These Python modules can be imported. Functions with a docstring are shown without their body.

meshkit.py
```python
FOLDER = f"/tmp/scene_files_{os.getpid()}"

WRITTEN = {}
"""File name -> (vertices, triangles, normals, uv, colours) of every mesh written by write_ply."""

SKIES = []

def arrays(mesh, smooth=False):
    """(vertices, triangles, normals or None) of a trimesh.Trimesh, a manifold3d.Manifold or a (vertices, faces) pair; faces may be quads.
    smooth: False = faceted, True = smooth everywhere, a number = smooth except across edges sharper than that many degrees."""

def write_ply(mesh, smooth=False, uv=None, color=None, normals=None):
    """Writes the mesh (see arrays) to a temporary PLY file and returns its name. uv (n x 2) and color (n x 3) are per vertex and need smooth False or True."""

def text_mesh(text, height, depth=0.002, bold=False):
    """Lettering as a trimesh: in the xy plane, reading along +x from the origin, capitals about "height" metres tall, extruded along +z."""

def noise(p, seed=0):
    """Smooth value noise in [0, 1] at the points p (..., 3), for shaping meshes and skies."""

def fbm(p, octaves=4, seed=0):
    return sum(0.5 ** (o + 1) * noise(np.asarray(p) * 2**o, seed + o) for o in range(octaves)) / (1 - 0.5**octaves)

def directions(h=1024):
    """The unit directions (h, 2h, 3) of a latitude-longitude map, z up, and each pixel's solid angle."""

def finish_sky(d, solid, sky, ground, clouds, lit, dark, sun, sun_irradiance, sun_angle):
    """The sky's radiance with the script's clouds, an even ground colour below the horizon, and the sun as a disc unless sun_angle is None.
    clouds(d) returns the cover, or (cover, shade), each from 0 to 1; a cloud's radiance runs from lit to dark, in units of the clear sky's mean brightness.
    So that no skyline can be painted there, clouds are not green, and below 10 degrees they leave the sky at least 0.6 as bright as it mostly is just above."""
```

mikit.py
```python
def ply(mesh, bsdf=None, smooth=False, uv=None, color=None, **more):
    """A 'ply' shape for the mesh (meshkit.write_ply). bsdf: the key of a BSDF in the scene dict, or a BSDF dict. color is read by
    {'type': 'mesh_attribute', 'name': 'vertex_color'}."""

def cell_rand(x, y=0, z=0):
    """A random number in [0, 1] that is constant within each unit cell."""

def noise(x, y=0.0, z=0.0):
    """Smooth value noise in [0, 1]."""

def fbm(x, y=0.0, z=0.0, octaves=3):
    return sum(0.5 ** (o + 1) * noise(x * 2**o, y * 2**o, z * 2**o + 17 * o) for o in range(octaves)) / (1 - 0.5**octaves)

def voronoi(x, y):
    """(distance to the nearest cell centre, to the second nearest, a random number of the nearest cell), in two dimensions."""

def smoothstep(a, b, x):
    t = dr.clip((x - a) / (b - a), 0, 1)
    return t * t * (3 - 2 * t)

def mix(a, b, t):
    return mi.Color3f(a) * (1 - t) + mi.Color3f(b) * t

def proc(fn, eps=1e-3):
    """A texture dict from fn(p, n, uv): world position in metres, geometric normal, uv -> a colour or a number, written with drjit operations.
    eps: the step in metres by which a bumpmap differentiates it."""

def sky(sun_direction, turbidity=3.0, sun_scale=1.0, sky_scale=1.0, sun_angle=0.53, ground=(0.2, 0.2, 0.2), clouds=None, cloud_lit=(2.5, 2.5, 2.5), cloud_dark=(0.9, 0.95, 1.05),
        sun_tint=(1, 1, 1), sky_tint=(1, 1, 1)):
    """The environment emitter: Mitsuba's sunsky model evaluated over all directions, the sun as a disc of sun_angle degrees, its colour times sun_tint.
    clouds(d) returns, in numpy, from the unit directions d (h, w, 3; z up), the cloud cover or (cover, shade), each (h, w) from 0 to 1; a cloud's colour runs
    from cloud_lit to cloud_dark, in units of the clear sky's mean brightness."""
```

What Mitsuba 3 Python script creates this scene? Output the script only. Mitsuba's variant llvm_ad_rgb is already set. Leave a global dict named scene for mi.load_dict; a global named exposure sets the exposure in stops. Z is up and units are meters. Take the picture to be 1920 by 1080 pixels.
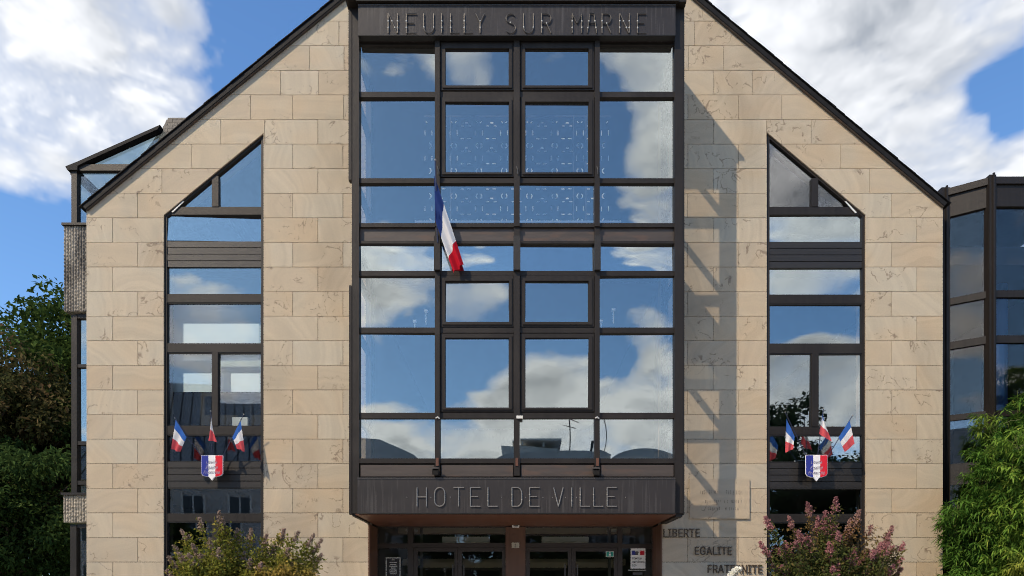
import math, random
import numpy as np
import trimesh
import mitsuba as mi
import drjit as dr
import mikit, meshkit
from mikit import noise, fbm, voronoi, cell_rand, smoothstep, mix
from shapely.geometry import Polygon, box as sbox
from shapely.ops import unary_union

T = mi.ScalarTransform4f
scene, labels = {}, {}
RNG = np.random.default_rng(7)

# ------------------------------------------------------------------ camera, sky, exposure
D, F, EYE, HY = 12.0, 1200.0, 1.6, 1115.0        # metres to the stone face, focal length in photo pixels, eye height, horizon row
scene['camera'] = {'type': 'perspective', 'fov': 2 * math.degrees(math.atan(960 / F)), 'fov_axis': 'x', 'near_clip': 0.1, 'far_clip': 900.0,
                   'principal_point_offset_x': 0.0, 'principal_point_offset_y': -(HY - 540) / 1080,
                   'to_world': T().look_at(origin=[0, -D, EYE], target=[0, 0, EYE], up=[0, 0, 1])}
SUN = np.array([-1.26, -1.1, 1.62])
exposure = 1.92


def pdir(px, py, back=False):
    """unit direction of a photo pixel; back: the direction a facade-parallel pane mirrors to there"""
    d = np.array([px - 960, -F if back else F, HY - py], float)
    return d / np.linalg.norm(d)


CLOUDS = [  # (direction, radius in degrees, amount)
    # seen above the roof, on the left
    (60, 180, 0, 8, .50), (210, 190, 0, 5, .55), (330, 165, 0, 3.8, .55), (0, 60, 0, 8, .42), (150, 30, 0, 6, .35), (25, 640, 0, 2.6, .5), (80, 330, 0, 5, .38), (390, 5, 0, 2, .3),
    (530, 60, 0, 5, -.7), (440, 220, 0, 3.5, -.6), (300, 75, 0, 2.0, -.35), (230, 330, 0, 3, -.3), (60, 480, 0, 4.5, -.75), (140, 430, 0, 4, -.45), (100, 590, 0, 3, -.4),
    # on the right
    (1400, 60, 0, 7, .55), (1540, 110, 0, 7, .55), (1680, 120, 0, 6, .45), (1560, 260, 0, 5, .45), (1700, 300, 0, 5, .5), (1860, 300, 0, 4.5, .7), (1780, 340, 0, 4, .5), (1870, 40, 0, 3, .35), (1780, 140, 0, 3, .3),
    (1890, 140, 0, 2.8, -1.15), (1800, 25, 0, 2.0, -.95), (1840, 215, 0, 2.2, -.6), (1480, 190, 0, 2, -.35), (1640, 30, 0, 2, -.35), (1730, 200, 0, 1.6, -.3),
    # mirrored in the glass
    (740, 250, 1, 6, -.7), (910, 270, 1, 5.5, -.7), (1040, 280, 1, 4.5, -.55), (760, 390, 1, 4, -.5), (1040, 390, 1, 5, -.55), (1130, 200, 1, 2.5, -.3),
    (1205, 130, 1, 4.0, .62), (1215, 240, 1, 3.4, .60), (885, 125, 1, 2.8, 1.25), (740, 100, 1, 2.0, .6), (1065, 115, 1, 2.0, .5), (1250, 380, 1, 1.8, .6), (905, 412, 1, 1.9, .95), (770, 360, 1, 1.3, .6),
    (760, 490, 1, 3.4, .72), (720, 550, 1, 3.2, .65), (880, 535, 1, 3.0, .62), (1040, 560, 1, 4.5, -.6), (1200, 560, 1, 4, -.55), (740, 680, 1, 4.6, -.8), (885, 670, 1, 3.6, -.6), (1060, 640, 1, 2.5, -.4),
    (1035, 740, 1, 3.2, .75), (930, 770, 1, 2.2, .65), (1200, 720, 1, 4.0, .75), (1190, 640, 1, 2.4, .5), (745, 835, 1, 3, 1.0), (690, 805, 1, 1.6, .4), (880, 835, 1, 3.2, 1.0), (1040, 830, 1, 3.2, .65), (1210, 820, 1, 3.2, .65),
    (350, 545, 1, 3.0, .65), (410, 610, 1, 3.2, .55), (400, 430, 1, 4, -.6), (450, 340, 1, 5, -.6), (1530, 440, 1, 2, .35), (1600, 520, 1, 1.8, .5), (1500, 530, 1, 2.5, -.4), (1530, 610, 1, 4, -.55),
    (1490, 730, 1, 2.8, .55), (1580, 730, 1, 3, .55), (1480, 330, 1, 4, .4), (1590, 330, 1, 3, .2), (1815, 720, 1, 3.5, .5), (1815, 480, 1, 4.5, -.5), (1900, 450, 1, 4, .2)]


def clouds(d):
    up = np.array([1, 1, 1.4])
    w = np.stack([meshkit.fbm(d * up * 7.0 + s, 4, 11 + s) for s in (0, 3, 7)], -1) - 0.5
    dw = d + w * .14
    dw = dw / np.linalg.norm(dw, axis=-1, keepdims=True)
    base = np.zeros(d.shape[:-1])
    for px, py, b, r, a in CLOUDS:
        ang = np.degrees(np.arccos(np.clip(dw @ pdir(px, py, b), -1, 1)))
        base = base + a * np.exp(-(ang / (r * 1.15)) ** 2)
    base = .50 * np.tanh(2.0 * base)
    big = meshkit.fbm(d * 2.6 + 5, 3, 41) - .5

    def dens(q, k):
        e = q * up * 11.0 + w * 1.1
        out = 0
        for i in range(k):          # rounded billows on a soft base, at every scale
            v = meshkit.noise(e * 2.0 ** i + 9 * i, 23 + i)
            out = out + .58 ** i * ((v - .5) * .75 + (np.abs(2 * v - 1) - .5) * .42)
        return out * .60
    n = dens(d, 7)
    field = .7 * big + base + n + .06
    s = SUN / np.linalg.norm(SUN)
    t = np.clip((field + .04) / 0.44, 0, 1)
    cover = t ** 1.15 * (1.75 - .75 * t)
    facing = np.clip(.15 + 1.9 * (d[..., :2] @ s[:2]), 0, 1)      # towards the sun the thick parts are dark, away from it they are lit
    thick = np.clip((field - .18) / .55, 0, 1)
    r1 = dens(d + .035 * s, 5) - dens(d, 5)
    r2 = dens(d + .010 * s, 7) - n
    body = meshkit.fbm(d * up * 5 + w + 30, 4, 77) - .5
    shade = np.clip(.54 - .56 * facing + (.10 + .70 * facing) * thick + (.55 + .6 * facing) * (1.0 * r1 + 1.2 * r2) * np.clip(thick * 3 + .3, 0, 1) + (1.5 + .3 * facing) * body * np.clip(thick * 3, 0, 1), 0, 1)
    return np.clip(cover, 0, 1) * (.93 + .05 * facing), shade


scene['sky'] = mikit.sky(SUN, turbidity=2.6, sun_scale=0.80, sky_scale=1.28, clouds=clouds, cloud_lit=(2.9, 2.9, 2.9), cloud_dark=(.95, 1.02, 1.11), ground=(.22, .21, .19), sky_tint=(0.92, 1.10, 1.25))

# ------------------------------------------------------------------ helpers
COUNT = {}


def numbered(name):
    n = COUNT.get(name, -1) + 1
    COUNT[name] = n
    return name if n == 0 else f'{name}_{n:03d}'


def put(key, mesh, bsdf, smooth=False, label=None, cat=None, group=None, kind=None, uv=None):
    key = numbered(key)
    scene[key] = mikit.ply(mesh, bsdf, smooth=smooth, uv=uv)
    tag(key, label, cat, group, kind)
    return key


def tag(key, label=None, cat=None, group=None, kind=None):
    d = {k: v for k, v in (('label', label), ('category', cat), ('group', group), ('kind', kind)) if v}
    if d:
        labels[key] = {**labels.get(key, {}), **d}
    return key


def thing(name, label, cat, group=None):
    key = numbered(name)
    return tag(key, label, cat, group)


def X(px, y=0.0):
    return (px - 960) / F * (D + y)


def Z(py, y=0.0):
    return EYE + (HY - py) / F * (D + y)


def wp(px, py, y):
    return np.array([X(px, y), y, Z(py, y)])


def box(x0, x1, y0, y1, z0, z1):
    m = trimesh.creation.box(extents=(abs(x1 - x0), abs(y1 - y0), abs(z1 - z0)))
    m.apply_translation(((x0 + x1) / 2, (y0 + y1) / 2, (z0 + z1) / 2))
    return m


def pbox(x0, y0, x1, y1, yf, yb, ref=None):
    """box whose front face covers a photo rectangle when it stands at depth ref (yf if unset)"""
    r = yf if ref is None else ref
    return box(X(x0, r), X(x1, r), yf, yb, Z(y1, r), Z(y0, r))


def prism(poly, y0, y1):
    """a shapely polygon in (x, z) from y0 (front) to y1"""
    parts = []
    for g in getattr(poly, 'geoms', [poly]):
        if g.is_empty or g.area < 1e-6 or g.geom_type != 'Polygon':
            continue
        m = trimesh.creation.extrude_polygon(g, y1 - y0, engine='earcut')
        v = m.vertices
        m.vertices = np.stack([v[:, 0], y1 - v[:, 2], v[:, 1]], 1)
        parts.append(m)
    return trimesh.util.concatenate(parts) if parts else None


def ppoly(pts, y=0.0):
    return Polygon([(X(a, y), Z(b, y)) for a, b in pts])


def prect(x0, y0, x1, y1, y=0.0):
    return ppoly([(x0, y0), (x1, y0), (x1, y1), (x0, y1)], y)


def cat(ms):
    return trimesh.util.concatenate([m for m in ms if m is not None])


def tube(pts, r, sides=6):
    pts = np.asarray(pts, float)
    rr = np.broadcast_to(r, (len(pts),))
    t = np.gradient(pts, axis=0)
    t /= np.linalg.norm(t, axis=1, keepdims=True) + 1e-9
    up = np.array([0.31, 0.87, 0.38])
    a = np.cross(t, up)
    a /= np.linalg.norm(a, axis=1, keepdims=True) + 1e-9
    b = np.cross(t, a)
    ang = np.arange(sides) * 2 * np.pi / sides
    v = pts[:, None] + rr[:, None, None] * (np.cos(ang)[None, :, None] * a[:, None] + np.sin(ang)[None, :, None] * b[:, None])
    n = len(pts)
    f = []
    for i in range(n - 1):
        for j in range(sides):
            k = (j + 1) % sides
            f += [[i * sides + j, i * sides + k, (i + 1) * sides + k], [i * sides + j, (i + 1) * sides + k, (i + 1) * sides + j]]
    for j in range(1, sides - 1):
        f += [[0, j + 1, j], [(n - 1) * sides, (n - 1) * sides + j, (n - 1) * sides + j + 1]]
    return trimesh.Trimesh(v.reshape(-1, 3), np.array(f), process=False)


def ball(c, r, sub=1, s=(1, 1, 1)):
    m = trimesh.creation.icosphere(subdivisions=sub, radius=r)
    m.apply_scale(s)
    m.apply_translation(c)
    return m


def local(m, P, Q):
    """from (s along P->Q, t outward = towards -y for P left of Q, z) to the world"""
    e = np.array([Q[0] - P[0], Q[1] - P[1]])
    e /= np.linalg.norm(e)
    n = np.array([e[1], -e[0]])
    v = m.vertices
    w = np.stack([P[0] + v[:, 0] * e[0] + v[:, 1] * n[0], P[1] + v[:, 0] * e[1] + v[:, 1] * n[1], v[:, 2]], 1)
    # (s, t, z) is left-handed here: flip the faces
    return trimesh.Trimesh(w, m.faces[:, ::-1], process=False)


# ------------------------------------------------------------------ materials
def bsdf(name, base, rough=0.6, **more):
    b = base if isinstance(base, dict) else {'type': 'rgb', 'value': list(base)}
    scene[name] = {'type': 'twosided', 'bsdf': {'type': 'principled', 'base_color': b, 'roughness': rough, **more}}


def stone_fn(p, n, uv):
    sx, sy = dr.floor(uv.x / 8), dr.floor(uv.y / 8)
    x, z = uv.x - sx * 8, uv.y - sy * 8
    r1, r2, r3 = cell_rand(sx, sy, 1), cell_rand(sx, sy, 2), cell_rand(sx, sy, 3)
    ox, oz = sx * 13.7, sy * 9.3
    base = mix((.452, .370, .264), (.470, .406, .308), r1)
    base = mix(base, (.412, .336, .246), smoothstep(.6, 1, r2) * .5)
    # bedding swirls: warped rings about a centre that differs from slab to slab
    wx, wz = fbm(x * 2.2 + ox, z * 2.2 + oz, 1.0, octaves=3) - .5, fbm(x * 2.2 + ox, z * 2.2 + oz, 7.0, octaves=3) - .5
    cx, cz = r2 * 2.4 - 0.7, r3 * 1.6 - .6
    rad = dr.sqrt(dr.square((x - cx) * (.4 + .9 * r1)) + dr.square(z - cz) + 1e-6) + .22 * wx
    band = noise(rad * 17 + r3 * 40, sx, sy)
    band2 = noise(rad * 55 + r3 * 70, sx, sy + 3)
    base = base * (0.93 + 0.10 * band + .04 * band2)
    base = mix(base, base * mi.Color3f(1.03, .96, .88), smoothstep(.45, .8, fbm(x * 1.3 + ox, z * 1.8 + oz, 4.0, octaves=2)) * .55)
    base = mix(base, base * mi.Color3f(.9, .96, 1.02) * 1.03, smoothstep(.5, .75, fbm(x * 1.7 + ox, z * 1.1 + oz, 14.0, octaves=2)) * .5)
    # dendrites and dark veins
    g = fbm(x * 5 + ox + wx * 3, z * 5 + oz + wz * 3, 21.0, octaves=3)
    where = smoothstep(.50, .62, noise(x * 2.1 + ox, z * 2.9 + oz, 33.0)) * smoothstep(.15, .4, r3)
    vein = (1 - smoothstep(.004, .034, dr.abs(g - .5))) * smoothstep(.30, .5, noise(x * 9 + ox, z * 9 + oz, 8.0)) * where
    dots = smoothstep(.66, .74, fbm(x * 26 + ox, z * 26 + oz, 3.0, octaves=2)) * where * smoothstep(.45, .52, g) * (1 - smoothstep(.52, .62, g))
    dark = dr.minimum(vein * .66 + dots * .5, .72)
    base = mix(base, (.16, .115, .085), dark)
    grain = noise(x * 150 + ox, z * 150 + oz, 5.0)
    dirt = smoothstep(.55, .85, fbm(p.x * .9, p.z * .5 + 3, 2.0, octaves=4)) * .16
    return base * (.95 + .1 * grain) * (1 - dirt)


bsdf('m_stone', mikit.proc(stone_fn), 0.72, specular=0.3)
bsdf('m_mortar', (.17, .135, .105), 0.95)


def metal_fn(p, n, uv):
    s = fbm(p.x * 22, p.y * 22, p.z * .9, octaves=3)
    d = fbm(p.x * 1.6, p.y * 2, p.z * 1.6 + 4, octaves=3)
    c = mix((.012, .0095, .008), (.021, .017, .0145), s)
    return mix(c, (.033, .028, .024), smoothstep(.52, .8, d) * .5)


bsdf('m_metal', mikit.proc(metal_fn), 0.5, specular=0.3)


def sign_fn(p, n, uv):
    s = fbm(p.x * 14, p.y * 4, p.z * .7, octaves=4)
    s2 = fbm(p.x * 45, 2.0, p.z * 1.3, octaves=2)
    d = fbm(p.x * 1.3 + 8, p.y, p.z * 2.4, octaves=3)
    c = mix((.016, .0138, .0138), (.032, .0275, .0275), d)
    c = mix(c, (.060, .056, .055), smoothstep(.60, .80, s) * .55)
    return mix(c, (.09, .082, .08), smoothstep(.62, .8, s2) * .3)


bsdf('m_sign', mikit.proc(sign_fn), 0.5, specular=0.4)


def panel_fn(p, n, uv):
    s = fbm(p.x * 1.8, 3.0, p.z * 16, octaves=3)
    return mix(mix((.042, .033, .028), (.072, .056, .047), s), (.095, .056, .038), smoothstep(.62, .8, fbm(p.x * 2.7 + 4, 1.0, p.z * 9, octaves=2)) * .6)


bsdf('m_panel', mikit.proc(panel_fn), 0.5)
bsdf('m_gasket', (.012, .011, .011), 0.6)
bsdf('m_tube', (.34, .33, .31), 0.35, metallic=0.5)
bsdf('m_tube_dull', (.085, .081, .08), 0.45, metallic=0.3)
bsdf('m_tube_black', (.012, .012, .012), 0.5)
bsdf('m_letter', (.24, .233, .222), 0.4, metallic=0.4)
bsdf('m_letter_dull', (.060, .057, .056), 0.5, metallic=0.3)
bsdf('m_white', (.82, .82, .80), 0.45)
bsdf('m_offwhite', (.62, .62, .59), 0.6)
bsdf('m_wood', mikit.proc(lambda p, n, uv: mix((.085, .032, .018), (.13, .052, .028), fbm(p.x * 1.2, p.y * 30, p.z * 2, octaves=3))), 0.5)
bsdf('m_jamb', mikit.proc(lambda p, n, uv: mix((.085, .040, .022), (.13, .062, .036), fbm(p.x * 20, p.y * 20, p.z * .8, octaves=3))), 0.5)
bsdf('m_doorframe', (.030, .021, .016), 0.4)
bsdf('m_slate', mikit.proc(lambda p, n, uv: mix((.010, .0105, .013), (.028, .029, .033), noise(p.x * 5, p.y * 5, dr.floor(p.z / .062) * 3.7))), 0.5)
bsdf('m_roofedge', mikit.proc(lambda p, n, uv: mix((.005, .005, .006), (.018, .018, .019), fbm(p.x * 6, p.y * 6, p.z * 6, octaves=3))), 0.7, specular=0.2)
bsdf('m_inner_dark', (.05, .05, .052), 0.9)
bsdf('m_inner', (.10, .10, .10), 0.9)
bsdf('m_blind', (.66, .72, .71), 0.8)
bsdf('m_lining', (.55, .65, .68), 0.9)
bsdf('m_beige', (.42, .38, .30), 0.6)
bsdf('m_plinth', mikit.proc(lambda p, n, uv: mix((.20, .19, .18), (.30, .28, .26), fbm(p.x * 3, p.y * 3, p.z * 3, octaves=4))), 0.85)
bsdf('m_bronze', mikit.proc(lambda p, n, uv: mix((.060, .046, .034), (.14, .105, .075), fbm(p.x * 9, 1.0, p.z * 9, octaves=3))), 0.45, metallic=0.4)


def rough_fn(p, n, uv):
    s = fbm(p.x * 30, p.y * 10, p.z * 2.2, octaves=3)
    wet = smoothstep(.28, .62, fbm(p.x * 2.5 + 3, 1.0, p.z * .9 + 1.7, octaves=2)) * smoothstep(4.5, 6.5, p.z)
    c = mix((.44, .40, .33), (.24, .21, .175), s)
    return mix(c, (.085, .075, .065), wet * (.45 + .55 * noise(p.x * 40, 2.0, p.z * 9)))


bsdf('m_rough', mikit.proc(rough_fn), 0.9)
# coated panes: about a third of the light is mirrored and most of the rest passes (high index, with the two lobes scaled to sum below one)
scene['m_glass'] = {'type': 'thindielectric', 'int_ior': 5.0, 'specular_reflectance': {'type': 'rgb', 'value': [.56, .60, .59]}, 'specular_transmittance': mikit.proc(lambda p, n, uv: mi.Color3f(1.62, 1.60, 1.55))}
scene['m_glass_bright'] = {'type': 'thindielectric', 'int_ior': 6.0, 'specular_reflectance': {'type': 'rgb', 'value': [.68, .74, .73]}, 'specular_transmittance': {'type': 'rgb', 'value': [.5, .55, .57]}}
scene['m_glass_clear'] = {'type': 'thindielectric', 'int_ior': 1.38}
scene['m_glass_oriel'] = {'type': 'thindielectric', 'int_ior': 1.75, 'specular_transmittance': {'type': 'rgb', 'value': [.58, .67, .69]}}
scene['m_glass_dim'] = {'type': 'thindielectric', 'int_ior': 2.0, 'specular_transmittance': {'type': 'rgb', 'value': [.5, .54, .56]}}
scene['m_glass_blind'] = {'type': 'thindielectric', 'int_ior': 1.9, 'specular_transmittance': {'type': 'rgb', 'value': [.88, .93, .93]}}
scene['m_glass_door'] = {'type': 'thindielectric', 'int_ior': 1.52, 'specular_transmittance': {'type': 'rgb', 'value': [.72, .74, .70]}}


def flag_fn(p, n, uv):
    u = uv.x + .012 * (noise(uv.y * 9, 3.0, 1.0) - .5)
    c = dr.select(u < 1, mi.Color3f(.030, .055, .20), dr.select(u < 2, mi.Color3f(.80, .80, .82), mi.Color3f(.56, .018, .035)))
    return c * (.93 + .1 * noise(p.x * 300, p.y * 300, p.z * 300))


def faded_fn(p, n, uv):
    u = uv.x
    c = dr.select(u < 1, mi.Color3f(.05, .15, .50), dr.select(u < 2, mi.Color3f(.78, .78, .80), mi.Color3f(.62, .10, .12)))
    return c * (.93 + .1 * noise(p.x * 300, p.y * 300, p.z * 300))


for nm, fn in (('m_flag', flag_fn), ('m_flag_faded', faded_fn)):
    scene[nm] = {'type': 'principledthin', 'base_color': mikit.proc(fn), 'roughness': 0.8, 'diff_trans': 0.55, 'spec_trans': 0.0}
bsdf('m_pole', (.025, .03, .07), 0.35)
bsdf('m_shield_blue', (.025, .035, .26), 0.3)
bsdf('m_shield_white', (.80, .80, .82), 0.3)
bsdf('m_shield_red', (.62, .015, .03), 0.3)


def leaf_bsdf(name, lo, hi, alt, amount=.3, trans=.5, rough=.5):
    def fn(p, n, uv):
        r = uv.x
        c = mix(lo, hi, r)
        c = mix(c, alt, smoothstep(1 - amount, 1.0, noise(p.x * 1.1 + 5, p.y * 1.1, p.z * 1.1)) * .8 + smoothstep(1 - amount * .5, 1, uv.x) * .5)
        return c * (.75 + .5 * noise(p.x * 2.3, p.y * 2.3, p.z * 2.3))
    scene[name] = {'type': 'principledthin', 'base_color': mikit.proc(fn), 'roughness': rough, 'diff_trans': trans, 'spec_trans': 0.0}


leaf_bsdf('m_leaf_dark', (0.037, 0.066, 0.019), (0.079, 0.129, 0.033), (0.116, 0.141, 0.037))
leaf_bsdf('m_leaf_brown', (0.058, 0.068, 0.025), (0.108, 0.112, 0.045), (0.198, 0.117, 0.068), .55)
leaf_bsdf('m_leaf_deep', (0.034, 0.065, 0.022), (0.074, 0.124, 0.036), (0.101, 0.135, 0.045))
leaf_bsdf('m_leaf_fir', (.016, .032, .018), (.034, .058, .030), (.05, .07, .03))
leaf_bsdf('m_leaf_bamboo', (0.110, 0.223, 0.037), (0.253, 0.386, 0.067), (0.445, 0.445, 0.089), .35, .8, .4)
leaf_bsdf('m_leaf_bamboo_far', (0.048, 0.117, 0.020), (0.110, 0.220, 0.039), (0.207, 0.261, 0.048), .25, .6, .45)
leaf_bsdf('m_leaf_shrub', (0.120, 0.140, 0.028), (0.260, 0.260, 0.050), (0.380, 0.260, 0.070), .40)
leaf_bsdf('m_leaf_shrub_green', (.045, .065, .022), (.11, .12, .036), (.22, .125, .055), .5)
leaf_bsdf('m_seed', (.26, .20, .155), (.42, .33, .27), (.46, .31, .28), .5, .4, .8)
leaf_bsdf('m_blossom', (.30, .125, .135), (.46, .235, .245), (.40, .26, .21), .4, .5, .8)
leaf_bsdf('m_petal', (.80, .80, .74), (.88, .88, .84), (.85, .85, .7), .3, .5, .7)
bsdf('m_bark', mikit.proc(lambda p, n, uv: mix((.05, .038, .028), (.12, .095, .07), fbm(p.x * 14, p.y * 14, p.z * 3, octaves=3))), 0.9)
bsdf('m_cane', mikit.proc(lambda p, n, uv: mix((.09, .12, .03), (.19, .19, .07), noise(p.x * 6, p.y * 6, p.z * 2))), 0.5)


def paving_fn(p, n, uv):
    gx, gy = p.x / .6, p.y / .6
    fx, fy = gx - dr.floor(gx), gy - dr.floor(gy)
    joint = dr.minimum(dr.minimum(fx, 1 - fx), dr.minimum(fy, 1 - fy))
    c = mix((.38, .35, .31), (.50, .46, .41), cell_rand(dr.floor(gx), dr.floor(gy), 2)) * (.85 + .3 * fbm(p.x * 3, p.y * 3, 1.0, octaves=4))
    return mix((.10, .09, .08), c, smoothstep(.004, .018, joint))


bsdf('m_paving', mikit.proc(paving_fn), 0.85)
bsdf('m_soil', mikit.proc(lambda p, n, uv: mix((.05, .036, .025), (.10, .075, .05), fbm(p.x * 9, p.y * 9, 1.0, octaves=4))), 0.95)
bsdf('m_lawn', mikit.proc(lambda p, n, uv: mix((.035, .065, .016), (.075, .115, .03), fbm(p.x * 5, p.y * 5, 1.0, octaves=5))), 0.95)

# ------------------------------------------------------------------ ground
g = trimesh.creation.box(extents=(700, 700, .2))
g.apply_translation((0, 0, -.1))
put('ground', g, 'm_lawn', kind='structure', label='green lawn and ground around the town hall')
put('forecourt', box(-30, 30, -40, -3.2, -.05, .02), 'm_paving', kind='structure', label='pale paved forecourt before the town hall')
put('forecourt_path', box(-2.9, 3.0, -3.19, .0, -.05, .02), 'm_paving', kind='structure', label='paved path up to the entrance doors')
put('flower_bed', box(-8.4, -2.92, -3.19, -.02, -.05, .06), 'm_soil', kind='structure', label='planting bed under the window with the white blinds')
put('flower_bed', box(3.02, 13, -3.19, -.06, -.05, .06), 'm_soil', kind='structure', label='planting bed under the motto letters')

# ------------------------------------------------------------------ the town hall: walls and stones
hall = thing('town_hall', 'gabled town hall of beige stone slabs with a tall dark framed glass bay', 'building')
gable = [(162, 1275), (162, 391.5), (975.8, -275.3), (1768, 388), (1768, 1275)]
wall_poly = ppoly(gable)
WL = [(307, 1225), (307, 403), (494, 250), (494, 1225)]
WR = [(1438, 1225), (1438, 248), (1623, 403), (1623, 1225)]
holes = unary_union([ppoly(WL), ppoly(WR), prect(690.5, 112, 1241.5, 1276)])
WALL = hall + '__wall'
put(WALL, prism(wall_poly.difference(holes), .018, .34), 'm_mortar')

ROW0, PITCH = 39.6, 46.1
JOINTS = {-1: [700, 1240], 0: [635.5, 1302.6], 1: [580, 645, 1291, 1356.6], 2: [526, 597, 1338.5, 1411], 3: [470, 548.5, 644, 1290, 1385, 1466], 4: [414, 496, 596, 1337.5, 1437, 1521],
          5: [359.6, 548.5, 643, 1290, 1384.6, 1575.5], 6: [303.5, 596, 1337.4, 1630.5], 7: [258, 548.5, 643, 1289.6, 1384, 1671.5]}
stone_zone = wall_poly.difference(holes).buffer(-.002, join_style=2)
si = 0
for k in range(-7, 27):
    y0, y1 = ROW0 + PITCH * k, ROW0 + PITCH * (k + 1)
    if y0 > 1275:
        break
    js = JOINTS.get(k)
    if js is None:
        if k < 0:
            js = [960 + (95 * i + (47 if k % 2 else 0)) for i in range(-3, 4)]
        else:
            js = [211, 596, 1337.5, 1718.6] if k % 2 == 0 else [258, 548.5, 643, 1289.6, 1384, 1672]
    xs = [150] + sorted(js) + [1780]
    for a, b in zip(xs, xs[1:]):
        jw = .42
        cell = prect(a + jw, y0 + jw, b - jw, min(y1, 1275) - jw).intersection(stone_zone)
        for gm in getattr(cell, 'geoms', [cell]):
            if gm.is_empty or gm.area < .004 or gm.geom_type != 'Polygon':
                continue
            gm = gm.simplify(.0005)
            prj = RNG.uniform(-.0025, .0025)
            m = prism(gm, prj, .0205)
            m.unmerge_vertices()
            c = m.vertices.min(0)
            uv = np.stack([m.vertices[:, 0] - c[0] + 8 * (si % 17) + .5, m.vertices[:, 2] - c[2] + 8 * (si // 17) + .5], 1)
            put(WALL + '__stone', m, 'm_stone', uv=uv)
            si += 1

# commemorative slab and motto letters
m = prism(prect(1293, 898, 1405.5, 972.5, -.03), -.032, -.006)
m.unmerge_vertices()
put(WALL + '__plaque', m, 'm_stone', uv=np.stack([m.vertices[:, 0] - 3 + 8 * 20 + .2, m.vertices[:, 2] - 2 + 8 * 31 + .5], 1), label='beige stone plaque with worn illegible lettering')
rr = np.random.default_rng(5)
marks = []
for row, (xa, xb, yy, h) in enumerate(((1308, 1396, 923, 9), (1316, 1392, 940, 7), (1328, 1384, 954, 7))):
    x = xa
    while x < xb:
        if rr.random() < .8:
            marks.append(pbox(x, yy - h / 2 * rr.uniform(.5, 1), x + rr.uniform(.5, 1.2), yy + h / 2 * rr.uniform(.5, 1), -.034, -.031))
        x += rr.uniform(2.5, 5.5)
put(WALL + '__worn_lettering', cat(marks), 'm_mortar', kind='stuff')


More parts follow.
